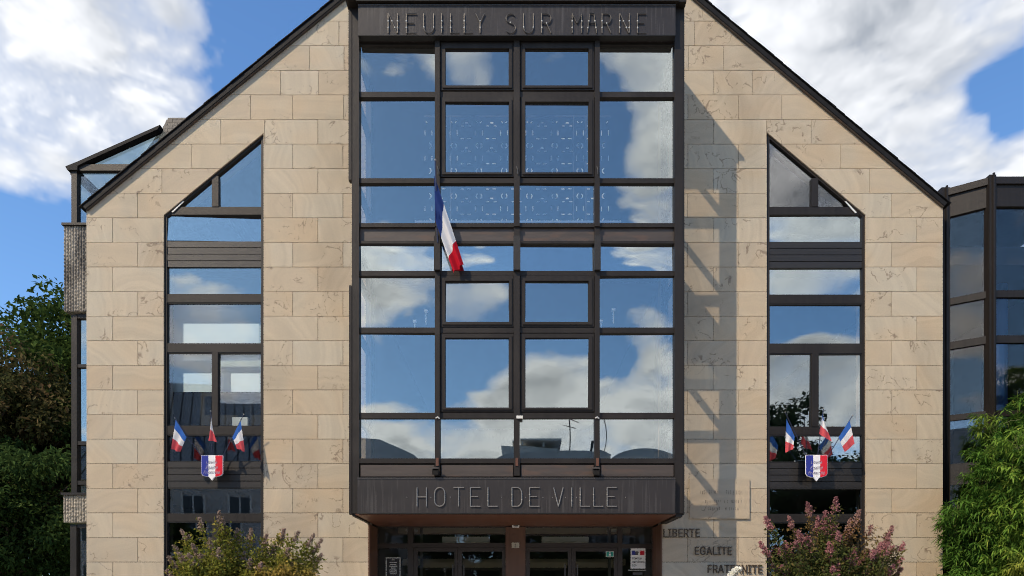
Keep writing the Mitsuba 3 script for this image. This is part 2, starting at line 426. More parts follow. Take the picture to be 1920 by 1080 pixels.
def word(base, text, x0, x1, y0, y1, y, depth, mat, bold=True):
    """one entry per letter, fitted to a photo rectangle at depth y"""
    full = meshkit.text_mesh(text, 1.0, .1, bold)
    (a0, b0, _), (a1, b1, _) = full.bounds
    sx, sz = (X(x1, y) - X(x0, y)) / (a1 - a0), (Z(y0, y) - Z(y1, y)) / (b1 - b0)
    for i, ch in enumerate(text):
        if ch == ' ':
            continue
        m = meshkit.text_mesh(ch, 1.0, .1, bold)
        off = meshkit.text_mesh(text[:i + 1], 1.0, .1, bold).bounds[1, 0] - m.bounds[1, 0]
        v = m.vertices
        w = np.stack([X(x0, y) + (v[:, 0] + off - a0) * sx, y + depth * (.5 - v[:, 2] / .1), Z(y1, y) + (v[:, 1] - b0) * sz], 1)
        put(base, trimesh.Trimesh(w, m.faces, process=False), mat)


word(WALL + '__letter', 'LIBERTE', 1244, 1312, 991.5, 1007, -.016, .03, 'm_bronze', False)
word(WALL + '__letter', 'EGALITE', 1303, 1372, 1025, 1040.5, -.016, .03, 'm_bronze', False)
word(WALL + '__letter', 'FRATERNITE', 1327, 1429, 1059, 1074.5, -.016, .03, 'm_bronze', False)

# side and rear walls
BK = 12.0
side = [box(X(162), X(162) + .3, .345, BK, 0, Z(383)), box(X(1768) - .3, X(1768), .345, BK, 0, Z(383)), prism(wall_poly, BK, BK + .3)]
for m in side:
    put(hall + '__outer_wall', m, 'm_plinth')

# roof slopes with verge
ROOF = hall + '__roof'


def slope(a, b, t0, t1, y0, y1, sign):
    """strip along the gable line a->b (photo points on the stone plane), between normal offsets t0 and t1"""
    A, B = np.array([X(a[0]), Z(a[1])]), np.array([X(b[0]), Z(b[1])])
    e = (B - A) / np.linalg.norm(B - A)
    n = np.array([-e[1], e[0]]) * sign
    return prism(Polygon([A + n * t0, B + n * t0, B + n * t1, A + n * t1]), y0, y1)


LA, LB, RA, RB = (161, 392.3), (975.8, -275.3), (1770, 386.3), (975.8, -275.3)
put(ROOF, cat([slope(LA, LB, .002, .055, -.035, BK + .4, 1), slope(RA, RB, .002, .055, -.035, BK + .4, -1)]), 'm_slate')
put(ROOF + '__verge_board', cat([slope(LA, LB, -.045, .03, -.065, -.038, 1)]), 'm_roofedge')
put(ROOF + '__verge_board', cat([slope(RA, RB, -.045, .03, -.065, -.038, -1)]), 'm_roofedge')
for (a, b, sgn) in ((LA, LB, 1), (RA, RB, -1)):
    A, B = np.array([X(a[0]), Z(a[1])]), np.array([X(b[0]), Z(b[1])])
    L = np.linalg.norm(B - A)
    e = (B - A) / L
    n = np.array([-e[1], e[0]]) * sgn
    ms, s = [], -.06
    while s < L:
        p0, p1 = A + e * s, A + e * (s + .30)
        j = RNG.uniform(-.003, .003)
        q = Polygon([p0 + n * (.050 + j), p1 + n * (.046 + j), p1 + n * (.055 + j), p0 + n * (.062 + j)])
        ms.append(prism(q, -.085 + RNG.uniform(-.006, .006), .25))
        s += .215
    put(ROOF + '__verge_slates', cat(ms), 'm_roofedge', kind='stuff')
put(ROOF + '__drip_edge', cat([slope(LA, LB, -.058, -.046, -.05, -.004, 1), slope(RA, RB, -.058, -.046, -.05, -.004, -1)]), 'm_panel')


# ------------------------------------------------------------------ glazing helpers
PRNG = np.random.default_rng(21)


def pane(base, x0, y0, x1, y1, y, mat='m_glass', tx=0.0, tz=0.0, bulge=1.0, over=.012, ref=None):
    """a sheet of glass over a photo rectangle at depth y, leaning by tx (top outward, degrees) and tz, faintly bowed"""
    r = y if ref is None else ref
    xa, xb, za, zb = X(x0, r) - over, X(x1, r) + over, Z(y1, r) - over, Z(y0, r) + over
    n = 10
    u, v = np.meshgrid(np.linspace(-1, 1, n), np.linspace(-1, 1, n))
    w, h = (xb - xa) / 2, (zb - za) / 2
    amp = bulge * PRNG.uniform(-.0015, .0024) * min(w, h) / .5
    tx, tz = tx + PRNG.normal(0, .26), tz + PRNG.normal(0, .26)
    dy = -amp * (1 - u ** 2) * (1 - v ** 2) + PRNG.uniform(-.0007, .0007) * u * v - math.tan(math.radians(tx)) * v * h + math.tan(math.radians(tz)) * u * w
    V = np.stack([(xa + xb) / 2 + u * w, y + dy, (za + zb) / 2 + v * h], -1).reshape(-1, 3)
    i = np.arange(n * n).reshape(n, n)
    f = np.stack([i[:-1, :-1], i[:-1, 1:], i[1:, 1:], i[1:, :-1]], -1).reshape(-1, 4)
    return put(base, (V, f), mat, smooth=True)


def poly_pane(base, pts, y, mat='m_glass', tx=0.0):
    P = np.array([wp(a, b, y) for a, b in pts])
    zc = P[:, 2].mean()
    P[:, 1] -= (P[:, 2] - zc) * math.tan(math.radians(tx))
    f = [[0, i, i + 1] for i in range(1, len(P) - 1)]
    return put(base, trimesh.Trimesh(P, f, process=False), mat)


def ring(outer, inner, yf, yb, ref):
    return prism(prect(*outer, ref).difference(prect(*inner, ref)), yf, yb)


# ------------------------------------------------------------------ the central glass bay
YB = -1.10
BAY = hall + '__bay_window'
# outer frame posts (front), one mesh is the bay itself
put(BAY + '__frame_post', pbox(660.5, 8, 674, 963, YB - .03, YB + .12, YB), 'm_metal')
put(BAY + '__frame_post', pbox(1264, 8, 1279.5, 963, YB - .03, YB + .12, YB), 'm_metal')
xl, xr = X(660.5, YB), X(1279.5, YB)
for (xa, xb) in ((xl + .004, xl + .10), (xr - .10, xr - .004)):
    # post against the wall and the rails of the return
    put(BAY + '__corner_post', box(xa, xb, -.12, -.001, 2.985, Z(8, YB)), 'm_metal')
    for (ya, yb_) in ((66, 83), (172, 182), (334, 343), (419, 456), (508, 517), (614, 624), (774, 784), (860, 963), (8, 66)):
        put(BAY + '__return_rail', box(xa + .003, xb - .003, YB + .121, -.121, Z(yb_, YB), Z(ya, YB)), 'm_metal')
for xc in (xl + .05, xr - .05):
    for (ya, yb_) in ((83, 172), (182, 334), (343, 419), (456, 508), (517, 614), (624, 774), (784, 860)):
        V = np.array([[xc, YB + .10, Z(yb_, YB) - .01], [xc, -.10, Z(yb_, YB) - .01], [xc, -.10, Z(ya, YB) + .01], [xc, YB + .10, Z(ya, YB) + .01]])
        put(BAY + '__return_pane', (V, np.array([[0, 1, 2, 3]])), 'm_glass_clear')
# outer cover strips
put(BAY + '__cover_strip', box(xl - .055, xl - .002, YB - .04, YB + .06, Z(340, YB), Z(11, YB)), 'm_metal')
put(BAY + '__cover_strip', box(xl - .045, xl - .002, YB - .04, YB + .06, Z(965, YB), Z(537, YB)), 'm_metal')
put(BAY + '__cover_strip', box(xr + .002, xr + .028, YB - .02, YB + .08, Z(965, YB), Z(11, YB)), 'm_metal')
# mullions
for (a, b) in ((816, 825), (963.5, 974.5), (1114.5, 1124)):
    for (ya, yb_) in ((74, 427), (427, 452), (452, 893)):
        yy = YB - (.045 if ya != 427 else .02)
        put(BAY + '__mullion', pbox(a, ya + .2, b, yb_ - .2, yy, YB + .10, YB), 'm_metal')
    put(BAY + '__mullion_cap', pbox(a - 1, 448, b + 1, 511, YB - .10, YB - .046, YB), 'm_gasket' if a > 900 else 'm_metal')
cols = [(674, 816), (825, 963.5), (974.5, 1114.5), (1124, 1264)]
for (a, b) in cols:
    for (ya, yb_, dy) in ((73.5, 82.5, .02), (172, 182, 0), (334, 343, 0), (418.5, 426, -.004), (452, 456.5, -.004), (508, 517, 0), (614, 624, 0), (774, 784, 0), (860, 869, -.025)):
        put(BAY + '__transom', pbox(a, ya, b, yb_, YB + dy, YB + .10, YB), 'm_metal')
    put(BAY + '__spandrel', pbox(a, 426, b, 452, YB + .035, YB + .09, YB), 'm_panel')
    put(BAY + '__sill_panel', pbox(a + 2.5, 872, b - 1.5, 893.5, YB - .012, YB + .05, YB), 'm_panel')
    put(BAY + '__sill_backing', pbox(a, 869, b, 896, YB + .051, YB + .10, YB), 'm_gasket')
YG = YB + .045
tilts = {(456.5, 508): 'b'}
for ci, (a, b) in enumerate(cols):
    for (ya, yb_) in ((82.5, 172), (182, 334), (343, 418.5), (456.5, 508), (517, 614), (624, 774), (784, 860)):
        if ci in (1, 2) and ya in (82.5, 182, 517, 624):
            top = {82.5: (80, 170, 93, 162.5), 182: (183, 332, 193, 325), 517: (518, 613, 528, 605), 624: (626, 772, 634.5, 765)}[ya]
            o, i = ((826.5, 963), (835, 954.5)) if ci == 1 else ((976.5, 1113.5), (984.5, 1103.5))
            s = BAY + '__sash'
            k = put(s, ring((o[0] + 3.2, top[0] + 4.2, o[1] - 3.2, top[1] - 3.2), (i[0], top[2], i[1], top[3]), YB - .03, YB + .03, YB), 'm_metal')
            put(BAY + '__sash_frame', ring((o[0], top[0], o[1], top[1]), (o[0] + 3.2, top[0] + 4.0, o[1] - 3.2, top[1] - 3.0), YB - .012, YB + .09, YB), 'm_metal')
            put(BAY + '__gasket', ring((i[0] - .0, top[2] - .0, i[1], top[3]), (i[0] + .8, top[2] + 1.2, i[1] - .8, top[3] - .6), YB + .004, YB + .03, YB), 'm_gasket')
            put(BAY + '__gasket', ring((a, ya, b, yb_), (o[0], top[0], o[1], top[1]), YB + .03, YB + .09, YB), 'm_gasket')
            pane(BAY + '__pane', i[0], top[2], i[1], top[3], YB + .012, 'm_glass', tx=PRNG.normal(0, .5), tz=PRNG.normal(0, .5))
        elif ya == 456.5:
            pane(BAY + '__pane', a, ya, b, yb_, YG, 'm_glass_bright', tx=(-.3, -.2, -2.4, -2.0)[ci], bulge=2.2)
        elif ya == 343:
            pane(BAY + '__pane', a, ya, b, yb_, YG, 'm_glass', tx=PRNG.normal(0, .3))
        else:
            pane(BAY + '__pane', a, ya, b, yb_, YG, 'm_glass', tz=PRNG.normal(0, .25), bulge=1.5)
# small brackets on the mullions
for xm in (820.5, 969, 1119.5):
    m = [pbox(xm - 2.5, 860, xm + 2.5, 875, YB - .06, YB - .046, YB)]
    put(BAY + '__bracket', cat(m), 'm_wood')
    put(BAY + '__hook', tube([wp(xm - .5, 312, YB - .05), wp(xm + 1.5, 318, YB - .08), wp(xm + 1, 326, YB - .06)], .008, 5), 'm_tube_dull')
put(BAY + '__junction_box', pbox(968, 781.5, 980, 786.5, YB - .075, YB - .047, YB), 'm_offwhite')
for xm in (820, 1119):
    put(BAY + '__cable_clip', tube([wp(xm - 3, 784, YB - .06), wp(xm + 1, 782, YB - .07), wp(xm + 4, 785, YB - .06)], .012, 5), 'm_offwhite')
for xm, lb in ((816.5, 'small grey floodlight left of the centre mullion above the entrance sign'), (1117.5, 'small dark floodlight right of the centre mullion above the entrance sign')):
    fl = thing('floodlight', lb, 'lamp')
    hd = trimesh.creation.box(extents=(.10, .13, .07))
    hd.apply_transform(trimesh.transformations.rotation_matrix(.5, (1, 0, 0)))
    c = wp(xm, 884, YB - .14)
    hd.apply_translation(c)
    put(fl + '__head', hd, 'm_tube_black')
    lid = trimesh.creation.box(extents=(.115, .14, .014))
    lid.apply_transform(trimesh.transformations.rotation_matrix(.25, (1, 0, 0)))
    lid.apply_translation(c + np.array([0, -.01, .055]))
    put(fl + '__visor', lid, 'm_tube_dull')
    put(fl + '__arm', tube([c + np.array([.0, .03, -.02]), c + np.array([.02, .09, -.05]), c + np.array([.02, .15, -.05])], .012), 'm_tube_black')

# header and entrance signs: proud panels with tube letters
YS = YB - .12


def sign(name, x0, y0, x1, y1):
    k = put(name, pbox(x0, y0, x1, y1, YS, YB + .12, YS), 'm_sign')
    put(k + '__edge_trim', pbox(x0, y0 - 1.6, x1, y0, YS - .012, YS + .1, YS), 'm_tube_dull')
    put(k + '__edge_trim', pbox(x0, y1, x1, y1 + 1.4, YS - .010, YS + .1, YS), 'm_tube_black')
    return k


HEAD = sign(hall + '__name_sign', 671.5, 11, 1266.5, 66)
ENT = sign(hall + '__entrance_sign', 670, 897.5, 1266, 961.5)
put(HEAD + '__coping', cat([box(X(669, YS), X(1271, YS), YS - .05, .0, Z(6.5, YS), Z(1.5, YS)), box(xl - .07, X(668, YS), YS - .06, .0, Z(6, YS), Z(0, YS)), box(X(1272, YS), xr + .03, YS - .03, .0, Z(6, YS), Z(0, YS))]), 'm_metal')


def arc(cx, cy, rx, ry, a0, a1, n=8):
    t = np.radians(np.linspace(a0, a1, n))
    return [(cx + rx * math.cos(a), cy + ry * math.sin(a)) for a in t]


GLYPH = {  # strokes in a unit cell, y up
    'N': [[(0, 0), (0, 1)], [(.05, 1), (.95, 0)], [(1, 0), (1, 1)]], 'E': [[(0, 0), (0, 1)], [(0, 1), (1, 1)], [(.05, .52), (.75, .52)], [(0, 0), (1, 0)]],
    'U': [[(0, 1), (0, .3)] + arc(.5, .3, .5, .3, 180, 360) + [(1, .3), (1, 1)]], 'I': [[(.5, 0), (.5, 1)]], 'L': [[(0, 1), (0, 0)], [(0, 0), (1, 0)]],
    'Y': [[(0, 1), (.5, .55)], [(1, 1), (.5, .55)], [(.5, .55), (.5, 0)]],
    'S': [arc(.5, .76, .5, .24, 30, 180) + arc(.5, .76, .5, .22, 185, 265, 5) + arc(.5, .25, .5, .25, 85, -150, 12)],
    'R': [[(0, 0), (0, 1)], [(0, 1), (.5, 1)] + arc(.5, .75, .5, .25, 90, -90) + [(0, .5)], [(.5, .5), (1, 0)]],
    'M': [[(0, 0), (0, 1)], [(0, 1), (.5, .5)], [(.5, .5), (1, 1)], [(1, 1), (1, 0)]], 'A': [[(0, 0), (.28, .95)], [(.28, 1), (.72, 1)], [(.72, .95), (1, 0)], [(.15, .5), (.85, .5)]],
    'H': [[(0, 0), (0, 1)], [(1, 0), (1, 1)], [(0, .5), (1, .5)]], 'T': [[(0, 1), (1, 1)], [(.5, 0), (.5, 1)]],
    'O': [[(0, .3)] + [(0, .7)] + arc(.5, .7, .5, .3, 180, 0) + [(1, .3)] + arc(.5, .3, .5, .3, 0, -180)],
    'D': [[(0, 0), (0, 1)], [(0, 1), (.5, 1)] + arc(.5, .65, .5, .35, 90, 0, 6) + [(1, .35)] + arc(.5, .35, .5, .35, 0, -90, 6) + [(0, 0)]], 'V': [[(0, 1), (.5, 0)], [(.5, 0), (1, 1)]]}


def tube_letter(key, ch, x0, x1, y0, y1, mat, r, studs=True, yoff=.016):
    ms, st = [], []
    for s in GLYPH[ch]:
        P = [wp(x0 + (x1 - x0) * u, y1 + (y0 - y1) * v, YS - yoff) for u, v in s]
        ms.append(tube(P, r, 6))
        if studs and len(s) == 2 and abs(s[0][1] - s[1][1]) > .5:
            for v in (.28, .62):
                u = s[0][0] + (s[1][0] - s[0][0]) * (v - s[0][1]) / (s[1][1] - s[0][1])
                st.append(ball(wp(x0 + (x1 - x0) * u, y1 + (y0 - y1) * v, YS - yoff - .004), .0125))
        elif studs and len(s) > 2:
            for i in (1, len(s) // 2, len(s) - 2):
                if .1 < s[i][1] < .8:
                    st.append(ball(wp(x0 + (x1 - x0) * s[i][0], y1 + (y0 - y1) * s[i][1], YS - yoff - .004), .0115))
    put(key + '__letter', cat(ms), mat, smooth=40)
    return st


studs = []
for ch, x0, x1, mat in (('N', 728, 745.5, 't'), ('E', 762, 781, 't'), ('U', 795, 813, 't'), ('I', 824, 833, 't'), ('L', 845, 862, 't'), ('L', 870.5, 887, 't'), ('Y', 892, 908.5, 't'), ('S', 949, 966.5, 't'), ('U', 982, 1000, 't'),
                        ('R', 1016, 1033.5, 't'), ('M', 1073, 1091, 'b'), ('A', 1101, 1119, 'b'), ('R', 1129, 1146, 't'), ('N', 1162, 1180, 't'), ('E', 1195.5, 1212, 't')):
    studs += tube_letter(HEAD, ch, x0, x1, 25.5, 62, 'm_tube_black' if mat == 'b' else 'm_letter_dull', .0085)
put(HEAD + '__stud', cat(studs), 'm_offwhite', smooth=True, kind='stuff')
studs = []
for ch, x0, x1, st in (('H', 782, 799.5, 0), ('O', 815, 834, 0), ('T', 850, 870, 0), ('E', 882, 900.5, 0), ('L', 915, 933, 1), ('D', 960, 978.5, 1), ('E', 993, 1011.5, 1), ('V', 1038, 1056, 1), ('I', 1067, 1077, 1), ('L', 1088, 1106, 1), ('L', 1113, 1131, 1), ('E', 1138.5, 1156.5, 1)):
    s = tube_letter(ENT, ch, x0, x1, 914, 949.5, 'm_letter', .0085, bool(st))
    studs += s[:3]
for x in (763, 808, 845, 940, 986, 1018, 1036, 1060, 1081, 1173):
    studs.append(ball(wp(x, 932.5, YS - .004), .0075))
put(ENT + '__stud', cat(studs), 'm_tube', smooth=True, kind='stuff')

# soffit, underside trim, jambs
put(hall + '__soffit', box(X(694), X(1238), YB - .02, .72, Z(962.5, YB) - .03, Z(962.5, YB) - .004), 'm_wood')
put(hall + '__soffit_trim', box(xl, X(693), YB + .0, -.002, Z(962.5, YB) - .05, Z(962.5, YB) - .003), 'm_metal')
put(hall + '__soffit_trim', box(X(1239), xr, YB + .0, -.002, Z(962.5, YB) - .06, Z(962.5, YB) - .003), 'm_metal')
for a, b in ((690.8, 693), (1238.8, 1241.2)):
    put(hall + '__jamb', box(X(a), X(b), -.012, .72, .02, Z(962.5, YB) - .062), 'm_jamb')

# ------------------------------------------------------------------ entrance
YE = .70
EN = hall + '__entrance'
put(EN, cat([pbox(693, 975, 1240, 988.5, YE, YE + .12), pbox(698, 988.5, 708.5, 1200, YE, YE + .12), pbox(1222, 988.5, 1236, 1200, YE, YE + .12), pbox(764.5, 988.5, 774.5, 1200, YE, YE + .12), pbox(1158, 988.5, 1167, 1200, YE, YE + .12),
             pbox(708.5, 1019, 764.5, 1027.5, YE, YE + .12), pbox(1167, 1020, 1222, 1028, YE, YE + .12), pbox(774.5, 1018, 948, 1026, YE, YE + .12), pbox(985, 1018, 1158, 1026, YE, YE + .12)]), 'm_doorframe')
put(EN + '__pillar', pbox(948, 988.5, 985, 1200, YE - .06, YE + .14, YE), 'm_jamb')
for (a, b, c, d) in ((774.5, 948, 988.5, 1018), (985, 1158, 988.5, 1018), (708.5, 764.5, 988.5, 1019), (1167, 1222, 988.5, 1020), (708.5, 764.5, 1027.5, 1200), (1167, 1222, 1028, 1200)):
    pane(EN + '__pane', a, c, b, d, YE + .05, 'm_glass_door')
for (a, b) in ((775, 858), (858.6, 947.5), (985.5, 1071), (1071.6, 1157.5)):
    k = put(hall + '__door', ring((a, 1026.4, b, 1215), (a + 8, 1034, b - 6, 1196), YE + .01, YE + .07, YE), 'm_doorframe')
    pane(k + '__pane', a + 8, 1034, b - 6, 1196, YE + .04, 'm_glass_door')
    put(k + '__handle', tube([wp(a + (11 if a in (858.6, 1071.6) else 74), 1058, YE - .05), wp(a + (11 if a in (858.6, 1071.6) else 74), 1140, YE - .05)], .014), 'm_tube_dull')
# inside the hall: ceiling, beams, heaters, posts, inner doors
IN = hall + '__interior'
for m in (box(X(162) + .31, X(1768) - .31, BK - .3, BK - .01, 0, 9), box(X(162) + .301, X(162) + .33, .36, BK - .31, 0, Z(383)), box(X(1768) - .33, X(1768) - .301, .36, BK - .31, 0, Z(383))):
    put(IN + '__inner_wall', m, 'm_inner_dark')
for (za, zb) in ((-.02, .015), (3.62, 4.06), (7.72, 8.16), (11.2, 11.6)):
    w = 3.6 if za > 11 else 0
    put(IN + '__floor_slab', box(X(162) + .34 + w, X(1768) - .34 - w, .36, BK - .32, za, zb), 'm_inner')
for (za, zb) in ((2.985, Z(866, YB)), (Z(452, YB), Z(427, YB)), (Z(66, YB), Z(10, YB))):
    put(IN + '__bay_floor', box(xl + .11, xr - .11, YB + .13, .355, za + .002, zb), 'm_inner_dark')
for xp in (-5.3, -2.85, 2.95, 5.4):
    put(IN + '__partition', box(xp - .06, xp + .06, 2.2 if abs(xp) > 4 else 1.0, BK - .33, 4.07, 7.71), 'm_inner')
put(IN + '__partition', box(-2.79, -2.73, .75, 6, .016, 3.61), 'm_inner')
put(IN + '__partition', box(2.80, 2.86, .75, 6, .016, 3.61), 'm_inner')
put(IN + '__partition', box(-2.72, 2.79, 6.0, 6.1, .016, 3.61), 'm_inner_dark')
put(IN + '__beam', box(-2.6, 2.7, 2.6, 2.8, 3.0, 3.3), 'm_beige')
put(IN + '__beam', box(-2.6, 2.7, 3.2, 3.35, 2.3, 2.45), 'm_beige')
for (a, b) in ((829, 918), (1016, 1104)):
    put(IN + '__air_curtain', pbox(a, 1006.5, b, 1016.5, 1.05, 1.35, 1.05), 'm_offwhite')
for (a, b) in ((794, 852), (868, 943), (988, 1062), (1080, 1153)):
    put(IN + '__inner_door_rail', pbox(a, 1053, b, 1064.5, 2.5, 2.56), 'm_beige')
    put(IN + '__inner_door', ring((a, 1064.5, b, 1165), (a + 5, 1070, b - 5, 1160), 2.5, 2.56, 2.5), 'm_doorframe')
for x in (790, 1143):
    put(IN + '__post', pbox(x - 2.5, 990, x + 2.5, 1210, 1.6, 1.66, 1.6), 'm_tube_dull')
for x in (760, 1140):
    put(IN + '__ceiling_lamp', pbox(x, 992, x + 20, 995, 2.0, 2.3, 2.0), 'm_white')

# notices and plates at the door
no = thing('notice_poster', 'dark notice with a pale border inside the glass beside the doors', 'poster')
put(no + '__sheet', pbox(723, 1045, 750.5, 1084, YE + .02, YE + .026, YE), 'm_offwhite')
put(no + '__print', pbox(724.6, 1046.6, 749, 1082.5, YE + .017, YE + .019, YE), 'm_tube_black')
ln = []
for yy, w in ((1049, 6), (1054, 14), (1057.5, 11), (1061, 15), (1064.5, 9), (1068, 14), (1071.5, 14), (1075, 12)):
    ln.append(pbox(737 - w / 2, yy, 737 + w / 2, yy + 1.3, YE + .015, YE + .0165, YE))
put(no + '__text_line', cat(ln), 'm_offwhite', kind='stuff')
po = thing('service_poster', 'white poster with a small tricolour emblem on the glass right of the doors', 'poster')
put(po + '__sheet', pbox(1183, 1028, 1210.5, 1066, YE + .02, YE + .026, YE), 'm_white')
put(po + '__emblem', pbox(1185, 1032.5, 1191.5, 1040.5, YE + .016, YE + .0195, YE), 'm_shield_blue')
put(po + '__emblem', pbox(1200.5, 1032.5, 1208.5, 1040.5, YE + .016, YE + .0195, YE), 'm_shield_red')
em = [(1191.5, 1040.5), (1191.5, 1035), (1194, 1033), (1197, 1033.5), (1198, 1036.5), (1196.5, 1038), (1197, 1040.5)]
put(po + '__emblem', prism(ppoly(em, YE), YE + .016, YE + .0195), 'm_inner')
word(po + '__letter', 'France', 1185, 1203, 1044.5, 1049, YE + .018, .002, 'm_tube_black')
word(po + '__letter', 'services', 1185, 1208, 1051, 1055.5, YE + .018, .002, 'm_tube_black')
put(po + '__text_line', cat([pbox(1185, y, 1185 + w, y + .8, YE + .016, YE + .0195, YE) for y, w in ((1058, 8), (1060, 10), (1062, 7))]), 'm_inner', kind='stuff')
hs = thing('hours_sticker', 'small white lettering on the glass under the white poster', 'sticker')
put(hs + '__rule', pbox(1178, 1068.5, 1212, 1069.6, YE + .02, YE + .023, YE), 'm_offwhite')
put(hs + '__rule', pbox(1187, 1073, 1205, 1078, YE + .02, YE + .023, YE), 'm_inner')
gs = thing('green_sticker', 'small green square sign on the glass door', 'sign')
put(gs + '__plate', pbox(1136, 1033.5, 1151, 1044.5, YE + .0, YE + .006, YE), 'm_offwhite')
bsdf('m_green', (.02, .30, .23), .4)
put(gs + '__face', pbox(1137, 1034.5, 1150, 1043.5, YE - .003, YE - .0005, YE), 'm_green')
put(gs + '__pictogram', cat([ball(wp(1143.5, 1036.8, YE - .004), .012, 1, (1, .2, 1)) if False else pbox(1142.5, 1036, 1144.7, 1038, YE - .005, YE - .0035, YE), pbox(1141.5, 1038.6, 1145.6, 1042, YE - .005, YE - .0035, YE)]), 'm_white')
np_ = thing('number_plate', 'small beige house number plate reading 1 on the brown pillar', 'sign')
put(np_ + '__plate', pbox(959.5, 1018, 973.5, 1028, YE - .075, YE - .062, YE), 'm_beige')
word(np_ + '__digit', '1', 965, 968, 1019.8, 1026.2, YE - .077, .003, 'm_tube_black')
se = thing('door_sensor', 'small white sensor box under the wooden soffit above the pillar', 'sensor')
put(se + '__body', pbox(960.5, 980, 973.5, 988, YE - .22, YE - .10, YE - .22), 'm_white')
put(se + '__lens', pbox(963, 984.5, 971, 987.4, YE - .228, YE - .2205, YE - .22), 'm_inner')

# ------------------------------------------------------------------ the two tall windows
YW, YWG = .03, .075


def tall_window(key, sideways, outline, rows):
    outer = ppoly(outline, 0)
    inn = ppoly(rows['inner'], YW)
    put(key, prism(outer.difference(inn), YW, YW + .12), 'm_metal')
    for r in rows['transoms']:
        put(key + '__transom', pbox(*r, YW + .006, YW + .11, YW), 'm_metal')
    for r in rows['mullions']:
        put(key + '__mullion', pbox(*r, YW - .004, YW + .11, YW), 'm_metal')
    for (x0, x1, y0, y1) in rows['slats']:
        h = (y1 - y0) / 4
        for i in range(4):
            put(key + '__slat', pbox(x0, y0 + h * i + .7, x1, y0 + h * (i + 1) - .5, YW + (.012 if i % 2 else .008), YW + .05, YW), 'm_panel2')
        put(key + '__slat_backing', pbox(x0, y0, x1, y1, YW + .051, YW + .11, YW), 'm_gasket')
    for (x0, y0, x1, y1, mat, tx, tz) in rows['panes']:
        pane(key + '__pane', x0, y0, x1, y1, YWG, mat, tx, tz, bulge=1.4)
        if y0 > 560:
            put(key + '__gasket', ring((x0, y0, x1, y1), (x0 + 1.0, y0 + 1.8, x1 - 1.0, y1 - .6), YWG - .03, YWG - .004, YW), 'm_gasket')


bsdf('m_panel2', mikit.proc(lambda p, n, uv: mix((.014, .012, .0105), (.023, .0195, .017), fbm(p.x * 1.5, 2.0, p.z * 25, octaves=3))), 0.45)
W1 = hall + '__window'
tall_window(numbered(W1), 1, WL, {
    'inner': [(313, 1215), (313, 406), (489.5, 262), (489.5, 1215)],
    'transoms': [(313, 387.5, 489.5, 402), (313, 551, 489.5, 566.5), (313, 643.5, 489.5, 660), (313, 798.5, 489.5, 815), (313, 963, 489.5, 978)],
    'mullions': [(397.5, 330, 409.5, 387.3), (397.5, 660.2, 408.5, 798.3), (397.5, 978.2, 409.5, 1210)],
    'slats': [(313, 489.5, 451.5, 500.5), (313, 489.5, 865, 914)],
    'panes': [(313, 402, 489.5, 451.5, 'm_glass_bright', -2.5, 1.2), (313, 500.5, 489.5, 551, 'm_glass', .6, 0), (313, 566.5, 489.5, 643.5, 'm_glass_blind', .3, 0),
              (313, 660, 397.5, 798.5, 'm_glass_blind', .2, .3), (408.5, 660, 489.5, 798.5, 'm_glass_blind', -.2, -.4), (313, 815, 489.5, 865, 'm_glass_dim', 0, 0), (313, 914, 489.5, 963, 'm_glass_dim', 0, 0),
              (313, 978, 397.5, 1210, 'm_glass_dim', 0, 0), (409.5, 978, 489.5, 1210, 'm_glass_dim', 0, 0)]})
tri1 = hall + '__window__pane'
poly_pane(tri1, [(310, 390), (399, 390), (399, 330)], YWG, 'm_glass', .8)
poly_pane(tri1, [(408, 390), (492, 390), (492, 255), (408, 324)], YWG, 'm_glass', .5)
W2 = numbered(W1)
tall_window(W2, -1, WR, {
    'inner': [(1443, 1215), (1443, 260), (1617, 406), (1617, 1215)],
    'transoms': [(1443, 387.5, 1617, 402), (1443, 552, 1617, 569), (1443, 644, 1617, 662), (1443, 800, 1617, 815), (1443, 964, 1617, 979)],
    'mullions': [(1522, 334, 1534, 387.3), (1522, 662.2, 1535, 799.8), (1522, 979.2, 1534, 1210)],
    'slats': [(1443, 1617, 452.5, 502), (1443, 1617, 866, 915)],
    'panes': [(1443, 402, 1617, 452.5, 'm_glass_bright', .3, 0), (1443, 502, 1617, 552, 'm_glass_bright', -.8, 0), (1443, 569, 1617, 644, 'm_glass', 0, 0),
              (1443, 662, 1522, 800, 'm_glass', .3, .3), (1535, 662, 1617, 800, 'm_glass', -.1, -.3), (1443, 815, 1617, 866, 'm_glass_bright', 0, 0), (1443, 915, 1617, 964, 'm_glass_dim', 0, 0),
              (1443, 979, 1522, 1210, 'm_glass_dim', 0, 0), (1534, 979, 1617, 1210, 'm_glass_dim', 0, 0)]})
poly_pane(W2 + '__pane', [(1441, 390), (1523, 390), (1523, 326), (1441, 256)], YWG, 'm_glass_dim', .3)
poly_pane(W2 + '__pane', [(1533, 390), (1600, 390), (1533, 335)], YWG, 'm_glass_dim', .6)
put(W2 + '__flashing', prism(ppoly([(1583, 378), (1586, 378), (1606, 399), (1603, 400.5)], YW), YW - .012, YW - .002), 'm_offwhite')
put(hall + '__window__flashing', prism(ppoly([(322, 398), (325, 398.5), (346, 378), (343.5, 377.5)], YW), YW - .012, YW - .002), 'm_offwhite')
# blinds and things behind the first window
BL = hall + '__window__blind'
for (a, b, c, d) in ((344, 607, 486, 676), (344, 700, 419, 735), (433, 700, 488, 735)):
    put(BL, pbox(a, b, c, d, .17, .175, .17), 'm_blind')
put(hall + '__window__lining', pbox(312, 560, 494, 735, .62, .66, .62), 'm_lining')
put(hall + '__window__radiator', pbox(435, 782, 464, 798, .20, .30, .20), 'm_offwhite')
put(hall + '__window__inner_sill', pbox(313, 735.5, 489, 797, .42, .46, .42), 'm_gasket')

